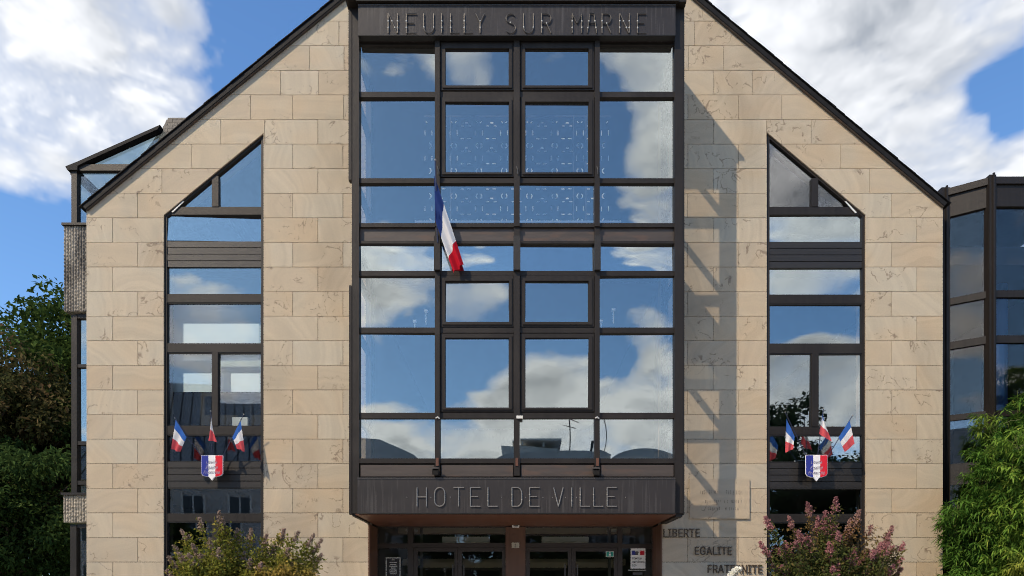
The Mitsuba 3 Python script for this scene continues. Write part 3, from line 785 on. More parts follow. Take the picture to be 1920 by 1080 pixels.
# ornamental lattice behind the upper bay windows
orn = []
yo = YB + .45
pitch = 48.0
for i in range(8):
    for j in range(6):
        cx, cy = 803.5 + i * pitch * (.985), 226 + j * 47.3
        if cy > 418:
            continue
        if i in (0, 7):
            spans = ((-70, 70),) if i == 0 else ((110, 250),)
        else:
            spans = ((-60, 50), (120, 235))
        r = 5.2
        for (a0, a1) in spans:
            if j == 0:
                a0, a1 = (200, 240) if a0 < 0 else (300, 340)
            orn.append(tube([wp(cx + r * math.cos(t), cy - r * math.sin(t), yo) for t in np.radians(np.linspace(a0, a1, 6))], .0085, 4))
        for s in (-1, 1):
            orn.append(tube([wp(cx + s * 6.5, cy + 19, yo), wp(cx + s * 6.5, cy + 28, yo)], .006, 4))
        if i < 7:
            mx = cx + pitch / 2
            orn.append(pbox(mx - 2.8, cy + 3, mx + 2.8, cy + 5.3, yo, yo + .01, yo))
            for s in (-8, 6):
                orn.append(pbox(mx + s - 2, cy + 9.5, mx + s + 3, cy + 10.6, yo, yo + .01, yo))
            orn.append(pbox(mx - 11, cy + 33, mx - 5, cy + 34.3, yo, yo + .01, yo))
            orn.append(pbox(mx + 1, cy + 33, mx + 8, cy + 34, yo, yo + .01, yo))
scr = put(hall + '__ornamental_screen', cat(orn), 'm_white', kind='stuff')
put(hall + '__screen_rail', pbox(795, 217, 1145, 218.5, yo, yo + .02, yo), 'm_tube_dull')
put(hall + '__screen_rail', pbox(778, 413.5, 1165, 417, yo - .1, yo - .06, yo - .1), 'm_offwhite')
for x in (844, 1075, 1098):
    put(hall + '__screen_rail', pbox(x, 216, x + 1.1, 417, yo - .01, yo - .003, yo), 'm_inner')
# pendant lamps on the lower floor
for (x, y0) in ((799, 584), (778, 603), (1150, 582), (1127, 603)):
    pl = hall + '__pendant_lamp'
    k = put(pl, cat([tube([wp(x, y0, -.5), wp(x, y0 + 24, -.5)], .009, 5), pbox(x - 3.2, y0 - 2.2, x + 3.2, y0 + 1, -.53, -.47, -.5)]), 'm_white')

# ------------------------------------------------------------------ oriel on the left flank
YO = 2.0
OR = hall + '__oriel'
xo = X(136.5, YO)
for q in ((136.5, 323, 147, 424), (136.5, 592, 147, 925), (134.5, 984, 146, 1260)):
    put(OR + '__post', pbox(*q, YO - .05, YO + .08, YO), 'm_metal')
put(OR + '__rafter', prism(ppoly([(127.5, 317), (150, 308), (304, 239.5), (300, 247.5), (165, 308.5), (150, 316), (150, 323.5), (131, 323.5)], YO), YO - .09, YO + .06), 'm_roofedge')
put(OR + '__head_rail', pbox(150.5, 310.5, 262, 322.5, YO - .05, YO + .06, YO), 'm_metal')
poly_pane(OR + '__pane', [(155, 311.5), (306, 243), (284, 290), (250, 311.5)], YO + .02, 'm_glass_oriel')
pane(OR + '__pane', 147, 323, 250, 424, YO + .02, 'm_glass_oriel')
# glazed lean-to roof and the outer flank going back
YR = 7.0
zt = [Z(317, YO), Z(240, YO)]
for k in range(4):
    ya, yb_ = YO + .07 + k * 1.22, YO + .07 + k * 1.22 + 1.14
    V = np.array([[X(130, YO), ya, zt[0]], [X(303, YO), ya, zt[1]], [X(303, YO), yb_, zt[1]], [X(130, YO), yb_, zt[0]]])
    put(OR + '__roof_pane', (V, np.array([[0, 1, 2, 3]])), 'm_glass_oriel')
    put(OR + '__glazing_bar', tube([[X(130, YO), yb_ + .04, zt[0]], [X(303, YO), yb_ + .04, zt[1]]], .05, 4), 'm_metal')
    for (z0, z1) in ((Z(424, YO), Z(323, YO)), (Z(905, YO), Z(592, YO)), (.3, Z(984, YO))):
        V = np.array([[xo + .05, ya, z0], [xo + .05, yb_, z0], [xo + .05, yb_, z1], [xo + .05, ya, z1]])
        put(OR + '__flank_pane', (V, np.array([[0, 1, 2, 3]])), 'm_glass_oriel' if z1 > 8 else 'm_glass_dim')
        put(OR + '__flank_post', box(xo, xo + .10, yb_ + .0, yb_ + .08, z0, z1), 'm_metal')
put(OR + '__eave', box(X(128, YO), X(146, YO), YO + .061, YR, Z(323.5, YO), Z(317, YO)), 'm_metal')
for (ya, yb_) in ((590.5, 598), (684, 690), (828, 835), (902, 909.5), (983, 990)):
    put(OR + '__rail', pbox(147.2, ya, 175, yb_, YO - .04, YO + .06, YO), 'm_metal')
for (ya, yb_) in ((598, 684), (690, 828), (835, 902), (909.5, 925), (990, 1250)):
    pane(OR + '__pane', 147, ya, 176, yb_, YO + .02, 'm_glass' if ya < 800 else 'm_glass_dim')
put(OR + '__cap', box(X(124.5, YO), X(172, YO), YO - .16, YR, Z(429.5, YO), Z(425, YO)), 'm_metal')
put(OR + '__cap', box(X(123.5, YO), X(172, YO), YO - .16, YR, Z(930, YO), Z(925.5, YO)), 'm_metal')
for (ya, yb_, x0) in ((429.8, 588, 127), (930.3, 980.5, 126)):
    nx, nz = 76, int((yb_ - ya) * 1.3)
    u, v = np.meshgrid(np.linspace(0, 1, nx), np.linspace(0, 1, nz))
    xx, zz = X(x0, YO) + u * (X(172, YO) - X(x0, YO)), Z(yb_, YO) + v * (Z(ya, YO) - Z(yb_, YO))
    rib = np.abs(np.sin(xx / .058 * np.pi)) ** .7
    rough = meshkit.noise(np.stack([np.floor(xx / .058) * 7.3, xx * 0, zz * 26], -1), 4)
    dy = .035 * rib * (.35 + .9 * rough)
    V = np.stack([xx, YO - .09 - dy, zz], -1).reshape(-1, 3)
    i = np.arange(nx * nz).reshape(nz, nx)
    f = np.stack([i[:-1, :-1], i[:-1, 1:], i[1:, 1:], i[1:, :-1]], -1).reshape(-1, 4)
    put(OR + '__ribbed_panel', (V, f), 'm_rough')
    put(OR + '__panel_core', box(X(x0, YO), X(172, YO), YO - .088, YR, Z(yb_, YO), Z(ya, YO)), 'm_rough')
for k in range(3):
    put(OR + '__inner_post', box(X(225 + 30 * k, YO), X(229 + 30 * k, YO), YO + 2.2 + k, YO + 2.3 + k, Z(424, YO), Z(300 - 14 * k, YO)), 'm_offwhite')
put(OR + '__inner_floor', box(xo + .12, X(162) - .01, YO + .1, YR, Z(429, YO), Z(424.5, YO)), 'm_inner')
put(OR + '__back', box(xo, X(162), YR + .002, YR + .2, 0, Z(317, YO)), 'm_plinth')
# slate cheek behind the gable
cheek = ppoly([(315, 222), (430, 222), (430, 420), (250, 420), (250, 318), (274, 284), (308, 237)], 2.2)
CK = put(hall + '__slate_slope', prism(cheek.buffer(-.004), 2.2, 9.0), 'm_slate')
ms = []
b0, b1, b2, b3 = cheek.bounds
zz, r = b1, 0
while zz < b3:
    xx = b0 - (.11 if r % 2 else 0)
    while xx < b2 - .9:
        cell = sbox(xx + .003, zz, xx + .217, zz + .066).intersection(cheek)
        if not cell.is_empty and cell.area > .0005 and xx + zz * 1.0 > -999:
            ms.append(prism(cell, 2.176 + RNG.uniform(0, .008), 2.1995))
        xx += .22
    zz += .07
    r += 1
put(CK + '__slates', cat(ms), 'm_slate', kind='stuff')
for (a, b) in (((315, 222), (308, 237)), ((308, 237), (274, 284))):
    pass

# ------------------------------------------------------------------ glazed wing on the right flank
scene['m_glass_wing'] = {'type': 'thindielectric', 'int_ior': 1.6, 'specular_reflectance': {'type': 'rgb', 'value': [1., .95, .88]}, 'specular_transmittance': {'type': 'rgb', 'value': [.5, .52, .55]}}
GW = hall + '__glazed_wing'
P0, P1, P2, P3 = (8.31, .32), (8.93, -.05), (10.60, -.05), (11.25, .35)
zs = dict(top=9.37, cap=9.24, glass=8.84, r1=(7.15, 7.28), r2=(6.30, 6.44), r3=(4.93, 5.04))
put(GW, cat([box(8.25, 11.25, .36, 6, 9.30, 9.36)]), 'm_metal')
for (P, Q) in ((P0, P1), (P1, P2), (P2, P3)):
    L = math.hypot(Q[0] - P[0], Q[1] - P[1])
    lb = lambda s0, s1, t0, t1, z0, z1: local(box(s0, s1, t0, t1, z0, z1), P, Q)
    put(GW + '__coping', lb(-.02, L + .02, -.08, .06, zs['cap'], zs['top']), 'm_metal')
    put(GW + '__fascia', lb(.0, L, -.06, .02, zs['glass'], zs['cap'] - .003), 'm_metal')
    for rk in ('r1', 'r2', 'r3'):
        put(GW + '__rail', lb(.06, L - .05, -.05, .012, *zs[rk]), 'm_metal')
    put(GW + '__rail', lb(.06, L - .05, -.05, .012, 1.0, 1.15), 'm_metal')
    put(GW + '__floor_panel', lb(.06, L - .05, -.05, .005, 3.7, 4.1), 'm_panel2')
    for (a, b, mat) in ((zs['r1'][1], zs['glass'], 'm_glass_wing'), (zs['r2'][1], zs['r1'][0], 'm_glass_wing'), (zs['r3'][1], zs['r2'][0], 'm_glass_wing'), (4.1, zs['r3'][0], 'm_glass_dim'), (1.15, 3.7, 'm_glass_dim')):
        put(GW + '__pane', lb(.05, L - .04, -.031, -.030, a - .01, b + .01) if False else local(trimesh.Trimesh([[.05, -.03, a - .01], [L - .04, -.03, a - .01], [L - .04, -.03, b + .01], [.05, -.03, b + .01]], [[0, 1, 2], [0, 2, 3]], process=False), P, Q), mat)
for (P, w) in ((P0, .085), (P1, .065), (P2, .065), (P3, .07)):
    for h in (0,):
        put(GW + '__post', box(P[0] - w, P[0] + w * .9, P[1] - .07, P[1] + .10, 0, zs['top'] + .03), 'm_metal')
    put(GW + '__post_rib', box(P[0] - .012, P[0] + .018, P[1] - .10, P[1] - .071, 0, zs['top'] + .05), 'm_metal')
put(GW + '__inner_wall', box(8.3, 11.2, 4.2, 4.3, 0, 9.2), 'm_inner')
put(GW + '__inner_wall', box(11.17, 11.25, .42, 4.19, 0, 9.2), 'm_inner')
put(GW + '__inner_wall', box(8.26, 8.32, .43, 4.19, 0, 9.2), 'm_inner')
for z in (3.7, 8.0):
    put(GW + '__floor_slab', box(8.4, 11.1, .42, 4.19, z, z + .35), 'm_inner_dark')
put(GW + '__corner_wall', box(8.085, 8.245, .33, .42, 0, 9.1), 'm_metal')
bsdf('m_blue', (.03, .11, .33), .5)
put(GW + '__column', trimesh.creation.cylinder(radius=.16, height=4.0, sections=24).apply_translation((10.1, 1.3, 6.1)), 'm_blue', smooth=40)


# ------------------------------------------------------------------ flags
def cloth(A, B, C, Dp, y, br, amp=.02, folds=3, seed=0, n=(26, 22), sag=0.0, lean=0.0):
    """bilinear cloth: hoist A (top) to B, fly D (top) to C, photo points at depth y; br = where the stripes change"""
    u, v = np.meshgrid(np.linspace(0, 1, n[0]), np.linspace(0, 1, n[1]))   # u: hoist -> fly
    A, B, C, Dp = (np.array(q, float) for q in (A, B, C, Dp))
    P = (A[None, None] * ((1 - u) * (1 - v))[..., None] + B * ((1 - u) * v)[..., None] + C * (u * v)[..., None] + Dp * (u * (1 - v))[..., None])
    rg = np.random.default_rng(seed)
    ph = rg.uniform(0, 6.28)
    wig = np.sin(v * folds * np.pi * 2 + ph + u * 2.0)
    P[..., 0] += wig * u * 1.4 * amp / .02 * .6 + sag * np.sin(np.pi * u) * (v - .5)
    P[..., 1] += np.sin(v * 7 + ph) * u * .8
    dy = amp * wig * (.25 + .75 * u) + lean * u
    yy = y + dy
    V = np.stack([(P[..., 0] - 960) / F * (D + y), yy, EYE + (HY - P[..., 1]) / F * (D + y)], -1).reshape(-1, 3)
    su = np.interp(u, [0, br[0], br[1], 1.0001], [0, 1, 2, 3]).ravel()
    i = np.arange(n[0] * n[1]).reshape(n[1], n[0])
    f = np.stack([i[:-1, :-1], i[:-1, 1:], i[1:, 1:], i[1:, :-1]], -1).reshape(-1, 4)
    return (V, f), np.stack([su, v.ravel()], 1)


def flag(label, group, pole_pts, pole_r, sheets, mat):
    k = thing('flag', label, 'flag', group)
    put(k + '__pole', tube(pole_pts, pole_r, 8), 'm_pole', smooth=40)
    put(k + '__finial', ball(pole_pts[-1], pole_r * 1.5, 1, (1, 1, 1)), 'm_tube', smooth=True)
    for mesh, uv in sheets:
        put(k + '__cloth', mesh, mat, smooth=True, uv=uv)
    return k


# the large flag in the middle
p0, p1 = wp(820.5, 455, YB - .10), wp(816, 300, -1.34)
flag('large tricolour flag hanging limp from a pole on the glass bay', None, [p0, p0 * .5 + p1 * .5, p1], .012,
     [cloth((814, 327), (816.5, 415), (850.5, 509), (868, 492), -1.30, (.32, .73), .035, 1.6, 3, (48, 26), lean=.05),
      cloth((814.5, 330), (814.5, 352), (820, 412), (828, 408), -1.27, (2, 3), .03, 1.5, 4, (20, 14))], 'm_flag')
WINL, WINR = 'small flags over the tricolour shield', None


def shield(key, x0, x1, y0, y1, y, label):
    k = thing('shield', label, 'shield')
    w, xm, h = x1 - x0, (x0 + x1) / 2, y1 - y0
    out = [(x0, y0), (x1, y0), (x1, y0 + h * .72)]
    out += [(x1 - w * .06, y0 + h * .80), (x1 - w * .2, y0 + h * .84), (xm + w * .14, y0 + h * .86), (xm, y1), (xm - w * .14, y0 + h * .86), (x0 + w * .2, y0 + h * .84), (x0 + w * .06, y0 + h * .80), (x0, y0 + h * .72)]
    P = ppoly(out, y)
    put(k + '__plate', prism(P.buffer(.006), y + .004, y + .03), 'm_shield_white')
    for a, b, mt, st in ((x0, x0 + w * .335, 'm_shield_blue', 'blue'), (x0 + w * .335, x0 + w * .665, 'm_shield_white', 'white'), (x0 + w * .665, x1, 'm_shield_red', 'red')):
        put(k + '__stripe', prism(P.intersection(prect(a, y0 - 5, b, y1 + 5, y)), y, y + .0035), mt, label=f'{st} stripe')
    put(k + '__bracket', cat([box(X(xm - 4, y), X(xm + 4, y), y + .031, .04, Z(y0 + h * .6, y), Z(y0 + h * .45, y)), pbox(xm - 17, y0 + 1, xm + 17, y0 + 6, y + .031, y + .06, y)]), 'm_tube_black')
    for txt, yy, wd in (('Libert\u00e9', .28, .52), ('\u00c9galit\u00e9', .49, .56), ('Fraternit\u00e9', .69, .76)):
        full = meshkit.text_mesh(txt, 1.0, .1, False)
        (a0, c0, _), (a1, c1, _) = full.bounds
        s = wd * (X(x1, y) - X(x0, y)) / (a1 - a0)
        Xc, Zc = X(xm, y), Z(y0 + h * yy, y)
        ink = {'m_script': [], 'm_script_pale': []}
        for i, ch in enumerate(txt):
            m = meshkit.text_mesh(ch, 1.0, .1, False)
            v = m.vertices
            off = meshkit.text_mesh(txt[:i + 1], 1.0, .1, False).bounds[1, 0] - m.bounds[1, 0]
            w3 = np.stack([Xc + (v[:, 0] + off - (a0 + a1) / 2) * s + (v[:, 1] - .5) * s * .25, y - .0005 - v[:, 2] * .02, Zc + (v[:, 1] - .5) * s * 1.15], 1)
            ink['m_script' if abs(w3[:, 0].mean() - Xc) < (X(x1, y) - X(x0, y)) * .165 else 'm_script_pale'].append(trimesh.Trimesh(w3, m.faces, process=False))
        for mt, ms_ in ink.items():
            put(k + '__lettering', cat(ms_), mt, kind='stuff')


bsdf('m_script_pale', (.36, .33, .42), .4)
bsdf('m_script', (.08, .07, .13), .4)
ysh = -.17
shield('s', 377.5, 417, 854, 900, ysh, 'tricolour motto shield before the window with the white blinds')
shield('s', 1511.5, 1551, 853.5, 901.5, ysh, 'tricolour motto shield on the window above the pink flowering shrub')


def small(label, group, base, tip, sheet, seed, y=-.30, br=(1 / 3, 2 / 3), amp=.018, lean=-.02):
    b, t = wp(*base, ysh + .045), wp(*tip, y)
    flag(label, group, [b, (b + t) / 2, t], .0075, [cloth(*sheet, y + .01, br, amp, 1.4, seed, (22, 16), lean=lean)], 'm_flag_faded')


gl, gr_ = 'small flags over the shield by the white blinds', 'small flags over the shield above the pink shrub'
small('small flag hanging furthest left of the three by the white blinds', gl, (378, 856), (328, 784), ((329.5, 787), (350, 820), (337.5, 848), (323.5, 843)), 1, br=(.30, .64))
small('upright middle flag of the three by the white blinds, mostly white and red', gl, (398, 856), (395.5, 771), ((396, 781), (397.5, 800), (408.5, 829), (392.5, 827)), 2, br=(.03, .50))
small('small flag leaning towards the bay, of the three by the white blinds', gl, (417, 858), (457, 777), ((451, 789), (435.5, 820), (447, 842), (459, 847)), 3, br=(.26, .62))
small('small flag leaning towards the bay, of the three above the pink shrub', gr_, (1512, 856), (1472, 773), ((1474.5, 785), (1490, 818), (1486, 843), (1471, 849)), 4, br=(.38, .66))
small('upright middle flag of the three above the pink shrub', gr_, (1533, 856), (1544, 766), ((1542.5, 776), (1545, 790), (1559, 829), (1535, 814)), 5, br=(.16, .56))
small('small flag leaning towards the bamboo, of the three above the pink shrub', gr_, (1551, 858), (1598.5, 779), ((1593, 788), (1572, 820), (1583, 848), (1601, 833)), 6, br=(.30, .62))

# ------------------------------------------------------------------ plants


def leaves(pos, axis, nrm, length, width, rng, droop=0.0, fold=.25):
    """folded diamond leaves: pos base points, axis the direction, nrm the upward side"""
    n = len(pos)
    axis = axis / (np.linalg.norm(axis, axis=1, keepdims=True) + 1e-9)
    sidev = np.cross(axis, nrm)
    sidev /= np.linalg.norm(sidev, axis=1, keepdims=True) + 1e-9
    up = np.cross(sidev, axis)
    L, W = np.broadcast_to(length, (n,))[:, None], np.broadcast_to(width, (n,))[:, None]
    tip = pos + axis * L + np.array([0, 0, -1]) * L * droop
    mid = pos + axis * L * .45 + np.array([0, 0, -1]) * L * droop * .25
    a, b = mid + sidev * W * .5 + up * W * fold, mid - sidev * W * .5 + up * W * fold
    V = np.stack([pos, a, mid, b, tip], 1).reshape(-1, 3)
    i = np.arange(n)[:, None] * 5
    f = np.concatenate([i + [0, 2, 1], i + [0, 3, 2], i + [1, 2, 4], i + [2, 3, 4]], 0)
    uv = np.repeat(np.stack([rng.random(n), rng.random(n)], 1), 5, 0)
    return V, f, uv


def rand_dirs(n, rng):
    d = rng.normal(size=(n, 3))
    return d / np.linalg.norm(d, axis=1, keepdims=True)


def tree(name, label, base, height, crown_c, crown_r, n_clumps, n_leaves, size, mat, seed, group=None, ragged=.35):
    rng = np.random.default_rng(seed)
    k = thing(name, label, 'tree', group)
    base, crown_c = np.array(base, float), np.array(crown_c, float)
    cr = np.array(crown_r, float)
    trunk = [base, base * .6 + crown_c * .4 + np.array([.15, 0, 0]), crown_c + np.array([0, 0, cr[2] * .3])]
    put(k + '__trunk', tube(trunk, [height * .028, height * .02, height * .006], 9), 'm_bark', smooth=50)
    d = rand_dirs(n_clumps, rng)
    rad = rng.random(n_clumps) ** .45
    cl = crown_c + d * rad[:, None] * cr * (1 + rng.normal(0, ragged * .4, (n_clumps, 1)))
    cs = rng.uniform(.12, .26, n_clumps) * cr.mean()
    limbs = [tube([trunk[1] + (trunk[2] - trunk[1]) * rng.random(), (trunk[1] + trunk[2] + cl[i] * 2) / 4 + rng.normal(0, .15, 3), cl[i]], [height * .008, height * .005, height * .0015], 5) for i in range(0, n_clumps, 3)]
    put(k + '__limbs', cat(limbs), 'm_bark', smooth=60, kind='stuff')
    which = rng.integers(0, n_clumps, n_leaves)
    off = rand_dirs(n_leaves, rng) * (rng.random(n_leaves)[:, None] ** .5)
    pos = cl[which] + off * cs[which][:, None] * np.array([1.15, 1.15, .75])
    ax = off * .7 + rand_dirs(n_leaves, rng) * .8 + np.array([0, 0, -.25])
    V, f, uv = leaves(pos, ax, rand_dirs(n_leaves, rng) * .6 + np.array([0, 0, 1.]), size * rng.uniform(.6, 1.3, n_leaves), size * .62 * rng.uniform(.7, 1.2, n_leaves), rng, .15)
    put(k + '__crown', (V, f), mat, uv=uv)
    return k


tree('broadleaf_tree', 'tall green broadleaf tree rising behind the ribbed oriel panel', (-14.2, 10, 0), 12.5, (-14.0, 10, 8.6), (3.1, 3.0, 4.1), 190, 42000, .20, 'm_leaf_dark', 31)
tree('broadleaf_tree', 'browning broadleaf tree with rusty leaves at the edge of the photo', (-16.2, 6.5, 0), 8.6, (-15.2, 6.5, 5.9), (3.0, 2.2, 2.8), 150, 36000, .15, 'm_leaf_brown', 32)
tree('broadleaf_tree', 'dark low tree in the shade below the browning tree', (-13.2, 4.6, 0), 6, (-13.4, 4.6, 3.3), (3.0, 1.9, 2.6), 120, 26000, .15, 'm_leaf_deep', 33)
tree('broadleaf_tree', 'deep green tree filling the gap between the browning tree and the oriel', (-12.0, 8.0, 0), 8, (-12.6, 8.4, 5.2), (2.6, 2.0, 3.4), 120, 26000, .16, 'm_leaf_deep', 34)
tree('broadleaf_tree', 'dense backdrop tree behind the low dark tree', (-19, 13, 0), 9, (-18.5, 13, 5.4), (5.0, 2.5, 4.0), 150, 30000, .22, 'm_leaf_deep', 35)


def fir(label, base, h, r, seed, n_l=16, dens=1.0):
    rng = np.random.default_rng(seed)
    k = thing('fir_tree', label, 'tree')
    base = np.array(base, float)
    put(k + '__trunk', tube([base, base + [0, 0, h * .6], base + [0, 0, h]], [h * .02, h * .012, h * .002], 8), 'm_bark', smooth=50)
    Vs, Fs, Us, o = [], [], [], 0
    for li in range(n_l):
        t = (li + .5) / n_l
        z, rr_ = h * (.12 + .88 * t), r * (1 - t) ** .85 + .12
        nb = int(7 + 5 * (1 - t))
        for b in range(nb):
            a = rng.uniform(0, 6.283)
            L = rr_ * rng.uniform(.65, 1.15)
            dirv = np.array([math.cos(a), math.sin(a), rng.uniform(-.25, .1)])
            n = int(60 * L / r * 2 * dens) + 14
            s = rng.random(n) * L
            pos = base + np.array([0, 0, z]) + dirv * s[:, None] + np.array([0, 0, -1]) * (s ** 2 * .06)[:, None]
            side_ = np.array([-dirv[1], dirv[0], 0])
            ax = dirv * .6 + side_ * rng.choice([-1, 1], n)[:, None] * rng.uniform(.3, 1, n)[:, None] + rng.normal(0, .2, (n, 3))
            V, f, uv = leaves(pos, ax, np.tile([0, 0, 1.], (n, 1)), .32 * rng.uniform(.6, 1.2, n) * (1.1 - .5 * s / max(L, .1)), .10, rng, .2)
            Vs.append(V); Fs.append(f + o); Us.append(uv)
            o += len(V)
    put(k + '__crown', (np.vstack(Vs), np.vstack(Fs)), 'm_leaf_fir', uv=np.vstack(Us))


fir('dark fir with level branches at the very edge of the photo', (-21.2, 14, 0), 11.8, 2.2, 41)


def shrub(label, base, stems, mat_leaf, mat_tip, seed, n_leaf, leaf_len, tip_r, tipdens, spread):
    """a shrub of many upright shoots that end in flower or seed panicles; stems: (tip position, panicle length)"""
    rng = np.random.default_rng(seed)
    k = thing('flowering_shrub', label, 'shrub')
    base = np.array(base, float)
    twigs, Vs, Fs, Us, o = [], [], [], [], 0
    TV, TF, TU, to = [], [], [], 0
    for tip, pl in stems:
        pl = pl * rng.uniform(.6, 1.05)
        tip = np.array(tip, float)
        root = base + np.array([rng.uniform(-.12, .12), rng.uniform(-.1, .1), 0])
        mid = root * .45 + tip * .55 + np.array([(tip[0] - base[0]) * -.12, 0, .10])
        t = np.linspace(0, 1, 9)[:, None]
        path = (1 - t) ** 2 * root + 2 * t * (1 - t) * mid + t ** 2 * tip
        twigs.append(tube(path, np.linspace(.014, .003, 9), 5))
        n = int(n_leaf * (.7 + .6 * rng.random()))
        s = rng.uniform(.28, .97, n)
        pos = (1 - s[:, None]) ** 2 * root + 2 * s[:, None] * (1 - s[:, None]) * mid + s[:, None] ** 2 * tip
        pos += rng.normal(0, 1, (n, 3)) * (spread * (1.15 - .85 * s))[:, None]
        ax = rand_dirs(n, rng) + np.array([0, 0, .35]) + (tip - root) / np.linalg.norm(tip - root) * .4
        V, f, uv = leaves(pos, ax, rand_dirs(n, rng) * .7 + np.array([0, 0, 1.]), leaf_len * rng.uniform(.6, 1.25, n), leaf_len * .55, rng, .15)
        Vs.append(V); Fs.append(f + o); Us.append(uv); o += len(V)
        if pl > 0:
            m = int(tipdens * pl / .2)
            w = rng.random(m)
            dirv = (tip - mid) / np.linalg.norm(tip - mid)
            r_ = tip_r * (1.05 - .75 * w) * (.6 + .4 * np.sin(w * 17 + tip[0] * 9)) * rng.random(m) ** .5
            c = tip + dirv * ((w - .55) * pl)[:, None] + rand_dirs(m, rng) * r_[:, None]
            q = 3
            c = np.repeat(c, q, 0)
            V, f, uv = leaves(c, rand_dirs(m * q, rng), rand_dirs(m * q, rng), .024 * rng.uniform(.7, 1.3, m * q), .022, rng, 0, .4)
            TV.append(V); TF.append(f + to); TU.append(uv); to += len(V)
    put(k + '__stem', cat(twigs), 'm_bark', smooth=60, kind='stuff')
    put(k + '__foliage', (np.vstack(Vs), np.vstack(Fs)), mat_leaf, uv=np.vstack(Us))
    put(k + '__panicles', (np.vstack(TV), np.vstack(TF)), mat_tip, uv=np.vstack(TU), kind='stuff')


sr = np.random.default_rng(55)
YSH = -2.0
stems = []
for (px, py, pl) in ((345, 1003, .28), (377, 982, .22), (412, 972, .34), (418, 985, .25), (445, 1000, .2), (470, 1002, .2), (498, 1012, .2), (530, 1002, .24), (556, 1005, .22), (583, 1012, .2), (596, 1022, .22), (330, 1030, .18), (322, 1052, .2), (318, 1075, .15), (395, 1020, .2), (590, 1060, .25), (600, 1045, .15), (365, 1030, .2), (430, 1020, .2)):
    stems.append((wp(px, py, YSH + sr.uniform(-.35, .35)), pl))
for i in range(44):
    px = sr.uniform(328, 595)
    top = 1018 + abs(px - 440) / 130 * 18
    stems.append((wp(px, sr.uniform(top, 1090), YSH + sr.uniform(-.55, .45)), sr.choice([0, .16, .22])))
for i in range(26):
    stems.append((wp(sr.uniform(325, 590), sr.uniform(1055, 1110), YSH + sr.uniform(-.7, -.2)), 0))
shrub('olive green shrub with faded brownish seed heads under the white blind window', (X(450, YSH), YSH, .05), stems, 'm_leaf_shrub', 'm_seed', 61, 640, .070, .085, 120, .15)
stems = []
for (px, py, pl) in ((1516, 948, .20), (1567, 940, .30), (1548, 965, .26), (1534, 978, .22), (1440, 976, .26), (1432, 1024, .34), (1462, 1030, .22), (1482, 975, .24), (1498, 1000, .2), (1474, 1018, .2), (1566, 982, .16), (1608, 965, .26), (1592, 985, .36), (1588, 1005, .3), (1632, 988, .2), (1668, 995, .3), (1660, 1015, .3), (1690, 1022, .22), (1686, 1050, .22), (1648, 1025, .26), (1555, 1030, .3), (1510, 1055, .2), (1470, 1065, .2), (1625, 1062, .3), (1680, 1075, .34), (1572, 1070, .2), (1655, 1070, .3), (1600, 1035, .25), (1520, 1020, .2), (1452, 1060, .15)):
    stems.append((wp(px, py + 4, YSH + sr.uniform(-.35, .35)), pl))
for i in range(44):
    px = sr.uniform(1460, 1680)
    stems.append((wp(px, sr.uniform(985 + abs(px - 1560) * .35, 1090), YSH + sr.uniform(-.5, .45)), sr.choice([0, .16, .22])))
for i in range(26):
    stems.append((wp(sr.uniform(1465, 1675), sr.uniform(1040, 1110), YSH + sr.uniform(-.6, -.1)), 0))
shrub('pink flowering shrub with dark green leaves by the motto letters', (X(1560, YSH), YSH, .05), stems, 'm_leaf_shrub_green', 'm_blossom', 62, 400, .064, .10, 125, .14)

# white rose beside the motto
k = thing('white_rose', 'white rose bloom below the last motto word', 'flower')
rg = np.random.default_rng(8)
c = wp(1376, 1073, -1.2)
put(k + '__stem', tube([[c[0] + .05, -1.2, .05], [c[0] + .02, -1.2, 1.0], c], .006, 5), 'm_cane')
pts, V_, F_, U_, o = [c, wp(1384, 1067, -1.15), wp(1371, 1078, -1.2)], [], [], [], 0
for q in pts:
    V, f, uv = leaves(np.tile(q, (60, 1)) + rand_dirs(60, rg) * .03, rand_dirs(60, rg), rand_dirs(60, rg), .05, .055, rg, 0, .4)
    V_.append(V); F_.append(f + o); U_.append(uv); o += len(V)
put(k + '__petals', (np.vstack(V_), np.vstack(F_)), 'm_petal', uv=np.vstack(U_), kind='stuff')
V, f, uv = leaves(np.tile([c[0] + .02, -1.2, 1.2], (60, 1)) + rg.normal(0, .16, (60, 3)) * [1, 1, 2.0], rand_dirs(60, rg), rand_dirs(60, rg), .07, .045, rg)
put(k + '__foliage', (V, f), 'm_leaf_shrub_green', uv=uv)


